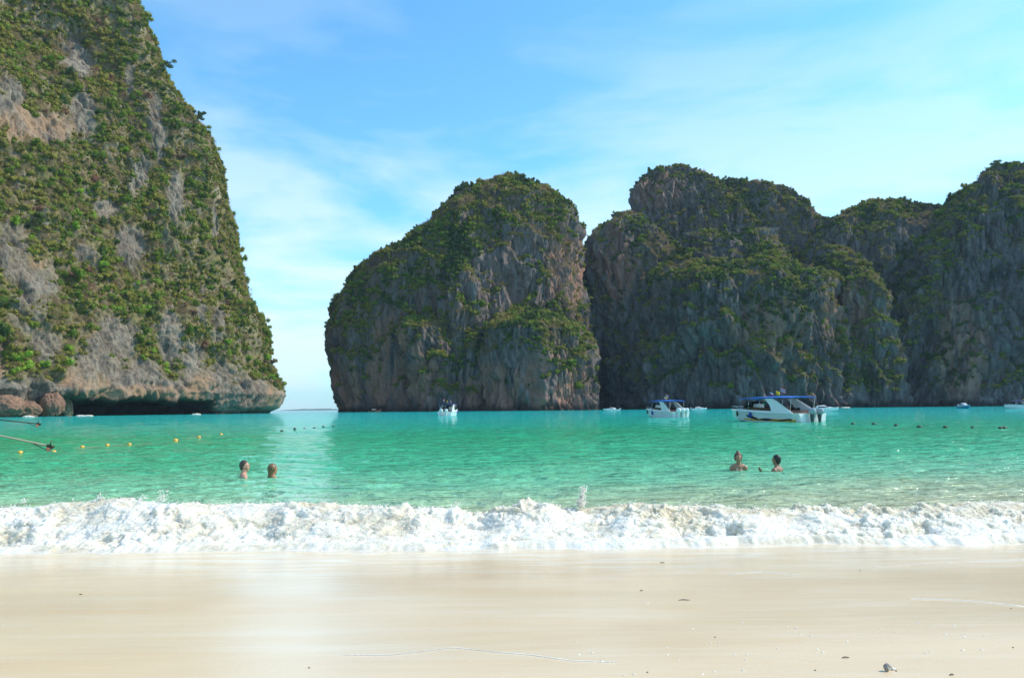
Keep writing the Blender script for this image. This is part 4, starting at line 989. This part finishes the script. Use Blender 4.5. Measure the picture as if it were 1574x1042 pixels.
# ------------------------------------------------------------------ buoys
def sph(name, rx, rz, mat, parent=None, seed=0):
    bm = bmesh.new(); bmesh.ops.create_uvsphere(bm, u_segments=16, v_segments=10, radius=1)
    for v in bm.verts:
        v.co = Vector((v.co.x*rx, v.co.y*rx, v.co.z*rz))
    return bm_obj(name, bm, mat, parent, True)
def buoy(px_, py_, rad, mat, label, group):
    p = on(px_, py_, 0.0); p.z = rad*.25 + float(wave_h(np.array([p.x]), np.array([p.y]))[0])
    o = empty('buoy', p); sph('float', rad*1.12, rad*.92, mat, o)
    tubes('lug', [[(rad*.95, 0, 0), (rad*1.4, 0, -.01)]], rad*.16, 'black_rubber', o, 6)
    tag(o, label, 'buoy', group); return p
YB = [(31, 698, .085, 'first'), (83, 694, .08, ''), (126.5, 688.5, .085, ''), (165, 686, .085, ''), (199, 684, .085, ''), (270, 677.5, .12, ''), (306, 673, .09, ''), (340, 668.5, .09, '')]
LB = ['small orange float nearest the frame side, below the longtail shaft', 'orange float just under the tip of the pale longtail shaft', 'third orange float along the rope from the frame side', 'orange float midway along the rope, before the closely following one', 'fifth orange float of the rope, before the wide gap', 'largest orange float, after the wide gap in the rope', 'orange float just seaward of the largest one', 'small orange float at the seaward end of the near rope']
pts = [buoy(a, b_, c_, 'buoy_yellow', l_, 'orange floats on the swimming rope') for (a, b_, c_, _), l_ in zip(YB, LB)]
tubes('float_rope', [[Vector((q.x, q.y, -.005 + float(wave_h(np.array([q.x]), np.array([q.y]))[0]))) for q in pts]], .012, 'rope_fibre', None, 6)
tag(bpy.data.objects['float_rope'], 'rope joining the orange floats, just awash', 'rope')
pd = []
for i, (a, b_) in enumerate([(433, 662), (453, 660.5), (468, 659.5), (483, 658.3), (497, 656.8), (512, 656)]):
    pd.append(buoy(a, b_, .10, 'buoy_dark', 'tiny dark float in the row on the water below the open sea gap', 'dark floats below the open sea gap'))
for i, (a, b_) in enumerate([(1311, 652), (1343, 653), (1377, 654.8), (1413, 656.6), (1453, 657.4), (1495, 657.8), (1538, 659), (1544, 659)]):
    buoy(a, b_, .13 if i != 5 else .10, 'buoy_dark', 'small dark float in the row on the water below the dark cliff' if i < 6 else 'one of the touching pair of dark floats at the end of the row', 'dark floats below the dark cliff' if i < 6 else 'touching pair of dark floats')

# white breakers where the swell meets the cliff foot
def breaker(px_, w_, D, label):
    d = ray(px_, 630); x0 = d[0]/d[1]*D; n = 40; rows = []
    for k in range(7):
        a = math.pi*k/6; xx = np.linspace(-w_/2, w_/2, n); e = np.sqrt(np.clip(1 - (xx/(w_/2))**2, 0, 1))*(0.6 + .5*np.abs(fbm(xx*.9 + px_, 0*xx + k*.4, 0*xx, 3)))
        rows.append(np.stack([x0 + xx, D - math.cos(a)*1.0*e, math.sin(a)*.85*e - .05], -1))
    o = mesh_np('breaker', np.array(rows).reshape(-1, 3), grid_faces(7, n), 'foam', attrs={'thin': np.zeros(7*n)}); tag(o, label, 'foam', kind='stuff')
breaker(124, 4.5, 345, 'short white breaker at the mouth of the cliff cave'); breaker(137, 4.0, 348, 'second short white breaker at the cliff cave')
breaker(302, 5, 400, 'white wash against the foot of the sunlit cliff'); breaker(44, 5, 300, 'white wash in front of the reddish boulders'); breaker(1300, 7, 560, 'thin white wash at the foot of the dark cliffs')

# ------------------------------------------------------------------ people
def skinmat(name, col):
    m, t, b = nmat(name); n_ = noise(t, pos(t, obj=True), 9, 4)
    t.links.new(ramp(t, n_, [(.3, tuple(c_*.85 for c_ in col)), (.7, tuple(c_*1.1 for c_ in col))]), b.inputs['Base Color'])
    b.inputs['Roughness'].default_value = .35; b.inputs['Subsurface Weight'].default_value = .15; b.inputs['Subsurface Radius'].default_value = (.02, .008, .004); b.inputs['Subsurface Scale'].default_value = .5
skinmat('skin_pale', (.55, .29, .20)); skinmat('skin_tan', (.40, .20, .12)); skinmat('skin_dark', (.30, .15, .09))
def hairmat(name, a, b_):
    m, t, b = nmat(name); n_ = noise(t, pos(t, 60, 60, 8, obj=True), 1, 4)
    t.links.new(ramp(t, n_, [(.35, a), (.65, b_)]), b.inputs['Base Color']); b.inputs['Roughness'].default_value = .4
    t.links.new(bump(t, n_, .01), b.inputs['Normal'])
hairmat('hair_brown', (.025, .015, .01), (.09, .055, .035)); hairmat('hair_blonde', (.045, .025, .014), (.30, .18, .075)); hairmat('hair_auburn', (.05, .02, .012), (.20, .08, .04)); hairmat('hair_black', (.008, .007, .008), (.03, .025, .025))
simple('bikini_white', (.75, .72, .68), .7); simple('eye_dark', (.02, .015, .012), .2); simple('phone_black', (.01, .01, .012), .2); simple('lip', (.35, .12, .1), .4)
def blob(bm, c, r, rot=None, sub=3):
    M = Matrix.Translation(Vector(c)) @ ((rot or Matrix.Identity(3)).to_4x4()) @ Matrix.Diagonal((*r, 1)); bmesh.ops.create_icosphere(bm, subdivisions=sub, radius=1, matrix=M)
def capsule(bm, a, b, r0, r1, seg=14):
    a, b = Vector(a), Vector(b); d = (b - a).normalized(); u = d.orthogonal().normalized(); v = d.cross(u); prev = None
    for i in range(9):
        q = i/8; c_ = a.lerp(b, q); rr = r0 + (r1 - r0)*q
        ring = [bm.verts.new(c_ + u*rr*math.cos(6.2832*k/seg) + v*rr*math.sin(6.2832*k/seg)) for k in range(seg)]
        if prev:
            for k in range(seg): bm.faces.new((prev[k], prev[(k + 1) % seg], ring[(k + 1) % seg], ring[k]))
        else: bm.faces.new(ring[::-1])
        prev = ring
    bm.faces.new(prev)
    blob(bm, a, (r0,)*3, sub=2); blob(bm, b, (r1,)*3, sub=2)
def remesh(name, bm, vox, mat, parent, smooth=4):
    me = bpy.data.meshes.new(name); bm.to_mesh(me); bm.free(); o = bpy.data.objects.new(name, me); COL.objects.link(o)
    md = o.modifiers.new('r', 'REMESH'); md.mode = 'VOXEL'; md.voxel_size = vox; s2 = o.modifiers.new('s', 'SMOOTH'); s2.iterations = smooth; s2.factor = .5
    dg = bpy.context.evaluated_depsgraph_get(); m2 = bpy.data.meshes.new_from_object(o.evaluated_get(dg)); o.modifiers.clear(); o.data = m2; m2.name = name
    m2.materials.clear(); m2.materials.append(MATS[mat]); m2.polygons.foreach_set('use_smooth', np.ones(len(m2.polygons), bool)); o.parent = parent; return o
def person(px_, py_, top_px, face_deg, head_deg, skin, hair, label, female=False, style='short', arm=None):
    """local frame: facing +x, left side +y. face_deg turns the body about z (0 = looking along world +x)"""
    p = on(px_, py_, 0.0); D = p.y
    ztop = at(px_, top_px, D).z; base = ztop - 1.0        # local z=1 at top of head, chin at .77, shoulders .66
    wz = float(wave_h(np.array([p.x]), np.array([D]))[0])
    base += (-.025 if style == 'bun' else .02); r = empty('person', (p.x, D, base), R(face_deg)); ht = R(head_deg - face_deg); HR = Matrix.Rotation(ht, 3, 'Z')
    hc = Vector((.0, 0, .885)); h = lambda v: tuple(Vector((0, 0, hc.z)) + HR @ Vector(v))
    sw = .150 if female else .195
    bm = bmesh.new()
    blob(bm, h((-.012, 0, .012)), (.096, .075, .105), HR); blob(bm, h((.025, 0, -.045)), (.066, .056, .072), HR); blob(bm, h((.05, 0, -.092)), (.034, .03, .026), HR, 2)
    blob(bm, h((.098, 0, -.018)), (.017, .011, .022), HR, 2); blob(bm, h((.092, 0, .012)), (.01, .008, .03), HR, 2); blob(bm, h((.084, 0, -.062)), (.012, .022, .009), HR, 2)
    for sgn in (1, -1):
        blob(bm, h((-.008, .077*sgn, -.012)), (.018, .010, .03), HR, 2); blob(bm, h((.072, .032*sgn, .026)), (.014, .02, .007), HR, 2); blob(bm, h((.062, .04*sgn, -.025)), (.02, .018, .018), HR, 2)
    capsule(bm, (-.025, 0, .60), (-.01, 0, .82), .070 if not female else .060, .058 if not female else .050)
    capsule(bm, (-.03, -sw*.62, .665), (-.03, sw*.62, .665), .060, .060); blob(bm, (-.03, 0, .65), (.085, sw*.98, .08))
    for sgn in (1, -1): blob(bm, (-.035, .075*sgn, .70), (.055, .075, .045))
    for sgn in (1, -1):
        blob(bm, (-.02, sw*sgn, .635), (.066, .066, .075)); blob(bm, (.055, .08*sgn, .47), (.06, .085, .08 if female else .06))
        if arm and sgn == arm['side']:
            capsule(bm, (-.02, sw*sgn, .60), arm['elbow'], .048, .040); capsule(bm, arm['elbow'], arm['wrist'], .038, .026)
            wv = Vector(arm['wrist']); dd = Vector(arm['dir']).normalized(); sd_ = Vector(arm['side_dir']).normalized(); pn_ = dd.cross(sd_)
            for q in range(5): blob(bm, wv + dd*(.02 + .016*q), (.022, .022, .022), sub=2)
            for q in range(4): blob(bm, wv + dd*.07 + sd_*(.018*(q - 1.5)), (.016, .016, .016), sub=2)
            for q, ln in enumerate((.062, .075, .07, .055)):
                b0 = wv + dd*.085 + sd_*(.019*(q - 1.5)); k1 = b0 + dd*ln*.5 + pn_*.006; k2 = k1 + dd*ln*.2 - pn_*ln*.35; k3 = k2 - dd*.01 - pn_*ln*.3
                capsule(bm, b0, k1, .0095, .009, 8); capsule(bm, k1, k2, .009, .0085, 8); capsule(bm, k2, k3, .0085, .007, 8)
            t0 = wv + dd*.03 + sd_*.03; t1 = t0 + dd*.035 + sd_*.022 - pn_*.01; capsule(bm, t0, t1, .012, .010, 8); capsule(bm, t1, t1 + dd*.028 - pn_*.02, .010, .008, 8)
        else:
            capsule(bm, (-.02, sw*sgn, .60), (.02, (sw + .06)*sgn, .33), .048, .038); capsule(bm, (.02, (sw + .06)*sgn, .33), (.20, (sw + .04)*sgn, .22), .036, .026); blob(bm, (.26, (sw + .04)*sgn, .21), (.06, .04, .018), sub=2)
        capsule(bm, (0, .09*sgn, .10), (.04, .10*sgn, -.35), .085, .058); capsule(bm, (.04, .10*sgn, -.35), (-.02, .10*sgn, -.78), .055, .038)
    for z_, a, b_ in ((.54, .105, sw*.92), (.42, .10, sw*.84), (.30, .092, sw*.76), (.18, .10, sw*.80), (.08, .11, sw*.86)): blob(bm, (-.01, 0, z_), (a, b_, .10))
    remesh('body', bm, .008, skin, r, 6)
    # hair
    bm = bmesh.new()
    blob(bm, h((-.022, 0, .022)), (.102, .086, .110) if not female else (.106, .094, .114), HR, 4)
    if style in ('short',): blob(bm, h((-.05, 0, -.02)), (.062, .072, .085), HR, 3)
    elif style == 'wet':
        blob(bm, h((-.05, 0, -.03)), (.066, .078, .10), HR, 3); blob(bm, h((-.075, 0, -.12)), (.04, .055, .10), HR, 3); blob(bm, h((-.08, 0, -.20)), (.028, .035, .08), HR, 3)
    elif style == 'bun':
        blob(bm, h((-.05, 0, -.01)), (.06, .076, .08), HR, 3); blob(bm, h((-.03, 0, .13)), (.045, .045, .038), HR, 3)
        for sgn in (1, -1): blob(bm, h((-.005, .082*sgn, -.015)), (.035, .018, .075), HR, 2)
    # carve the face: keep points that are behind the hairline
    Vh = bm.verts
    iH = HR.inverted()
    for v in Vh:
        q = iH @ (v.co - Vector((0, 0, hc.z)))
        lim = .050 if q.z > .055 else (.012 if q.z > -.02 else -.02)
        lim += max(0, (q.z - .055))*.5
        if q.x > lim and style != 'bun' or (q.x > lim and q.z < .1): 
            q = Vector((lim + (q.x - lim)*.15, q.y*.9, q.z*(.97 if q.z > 0 else 1))); v.co = HR @ q + Vector((0, 0, hc.z))
        v.co += Vector((random.gauss(0, .0015), random.gauss(0, .0015), random.gauss(0, .0015)))
    remesh('hair', bm, .007, hair, r, 2)
    for sgn in (1, -1):
        bm = bmesh.new(); blob(bm, h((.082, .031*sgn, .010)), (.008, .012, .006), HR, 2); bm_obj('eye', bm, 'eye_dark', r, True)
    if female and style == 'bun':
        tubes('bikini', [[(.10, .06, .52), (.075, .055, .62), (-.01, .045, .70), (-.07, 0, .71), (-.01, -.045, .70), (.075, -.055, .62), (.10, -.06, .52)]], .007, 'bikini_white', r, 6)
    tag(r, label, 'person'); return r
person(376, 737, 709.5, 25, 5, 'skin_pale', 'hair_brown', 'bather with short brown hair looking sideways, shoulders just above the water')
person(419.5, 738, 714.5, 60, 50, 'skin_tan', 'hair_blonde', 'bather with wet fair hair tied back, seen from behind beside the short-haired one', True, 'wet')
person(1135.5, 720, 694.5, -95, -92, 'skin_tan', 'hair_auburn', 'bather facing the beach with hair in a topknot and thin white neck strap', True, 'bun')
pw = person(1193.5, 721, 700.5, 140, 135, 'skin_dark', 'hair_black', 'dark-haired bather seen from behind, one hand raised out of the water', False, 'short',
       arm=dict(side=1, elbow=(.08, .30, .40), wrist=(.22, .32, .60), dir=(.35, .25, .6), side_dir=(.7, -.3, -.3)))

# ------------------------------------------------------------------ small things on the sand
m, t, b = nmat('shell'); n_ = noise(t, pos(t, obj=True), 120, 5, .6)
t.links.new(ramp(t, n_, [(.35, (.12, .10, .085)), (.5, (.30, .26, .22)), (.68, (.62, .56, .48))]), b.inputs['Base Color']); b.inputs['Roughness'].default_value = .6
t.links.new(bump(t, n_, .003), b.inputs['Normal'])
simple('shell_white', (.80, .74, .64), .5); simple('twig', (.10, .07, .05), .9)
def sand_pt(px_, py_):
    p = on(px_, py_, .1)
    for _ in range(4): p = on(px_, py_, float(sand_z(np.array([p.x]), np.array([p.y]))[0]))
    return p
def lump(name, px_, py_, rx, ry, rz, mat, label, cat, rot=0, seed=0, amp=.25, group=None):
    p = sand_pt(px_, py_); bm = bmesh.new(); bmesh.ops.create_icosphere(bm, subdivisions=3, radius=1)
    V = np.array([v.co for v in bm.verts]); d = 1 + amp*fbm(V[:, 0]*1.3 + seed, V[:, 1]*1.3, V[:, 2]*1.3, 3)
    for v, k in zip(bm.verts, d): v.co = Vector((v.co.x*rx*k, v.co.y*ry*k, v.co.z*rz*k))
    o = bm_obj(name, bm, mat, smooth=True); o.location = p + Vector((0, 0, rz*.5)); o.rotation_euler = (0, 0, rot)
    tag(o, label, cat, group); return o
# spiral shell: whorls of decreasing radius
p = sand_pt(1364, 1031); sh = empty('seashell', p + Vector((0, 0, .014))); V = []
for i in range(90):
    a = i*.23; rr = .016*math.exp(-i*.018); c_ = Vector((math.cos(a)*rr*.75, 0, math.sin(a)*rr*.75 + .004)) + Vector((0, .016*(i/90), .006*i/90))
    V.append((c_, rr*.75))
tubes('whorl', [[c_ for c_, _ in V]], [q for _, q in V], 'shell', sh, 10)
lump_o = sph('shell_lip', .012, .015, 'shell', sh); lump_o.location = (-.004, -.004, .0)
tag(sh, 'grey-brown speckled seashell lying on the sand', 'seashell')
lump('pebble', 1373, 1029, .012, .010, .008, 'shell_white', 'white pebble touching the speckled seashell', 'pebble', 0, 3)
lump('pebble', 1377.5, 1031, .004, .004, .004, 'twig', 'tiny dark pebble beside the white one', 'pebble', 0, 4)
def twig(px_, py_, ln, rot, label):
    p = sand_pt(px_, py_); o = tubes('twig', [[(-ln/2, 0, .003), (-ln*.1, ln*.05, .006), (ln*.25, -.02*ln, .005), (ln/2, ln*.04, .003)]], [.0015, .0035, .003, .001], 'twig', None, 6); o.location = p; o.rotation_euler = (0, 0, rot)
    tag(o, label, 'twig')
twig(1300, 1011, .045, .1, 'short dark twig between the seashell and the foam flecks'); twig(1463, 1037.5, .030, .3, 'small dark twig at the bottom edge past the seashell'); twig(1052, 922.5, .09, 0, 'long thin twig lying flat on the wet sand')
twig(986, 908, .03, .4, 'tiny twig on wet sand farther from the camera'); twig(1018, 865, .05, .1, 'thin straw just in front of the surf'); twig(124, 914, .03, 0, 'tiny brown straw on the sand at the emptier side of the beach')
for (a, b_, l_) in ((1322, 877, 'dark speck of debris on the sand near the surf'), (1557, 995, 'dark pebble by the edge of the frame'), (1253, 1030, 'small dark pebble beside the short twig'), (1099, 979, 'lone dark pebble above the foam flecks'), (1554, 935, 'dark pebble on the faint wash line'), (995, 1033, 'dark grain-sized pebble at the end of the wash line'), (475, 1026, 'lone dark pebble on the pale reflected strip of wet sand')):
    lump('pebble', a, b_, .005, .004, .003, 'twig', l_, 'pebble', 0, a)
FL = [(1092, 988), (1105, 991), (1113, 990), (1210, 963), (1225, 965), (1230, 975), (1246, 977), (1411, 957), (1435, 961), (1467, 961), (1485, 974), (1482, 978), (1513, 977), (1538, 987), (1480, 999), (1509, 998), (1195, 996), (1256, 998), (1265, 1002), (1430, 1001), (1423, 1004), (1146, 1013), (1130, 1007), (1148, 1005), (1098, 1032), (995, 927), (1027, 926), (1025, 995), (1026, 1006), (886, 986), (910, 1003), (905, 999), (890, 1006), (925, 1015), (960, 1038), (975, 1036), (1080, 1036), (1142, 1030), (1353, 966), (1375, 971), (1453, 975), (1043, 1014), (1302, 985), (1141, 957), (929, 910), (1065, 966)]
for i, (a, b_) in enumerate(FL):
    side = 'among the cluster around the seashell' if a > 1180 else 'on the middle stretch of sand'
    lump('shell_fragment', a, b_, random.uniform(.004, .011), random.uniform(.004, .009), .0022, 'shell_white', f'white shell fragment on the wet sand, {"beyond the seashell" if a > 1180 else "between the long twig and the bottom edge"}', 'shell fragment', random.uniform(0, 3), i, .3, 'white shell fragments beyond the seashell' if a > 1180 else 'white shell fragments between the long twig and the bottom edge')
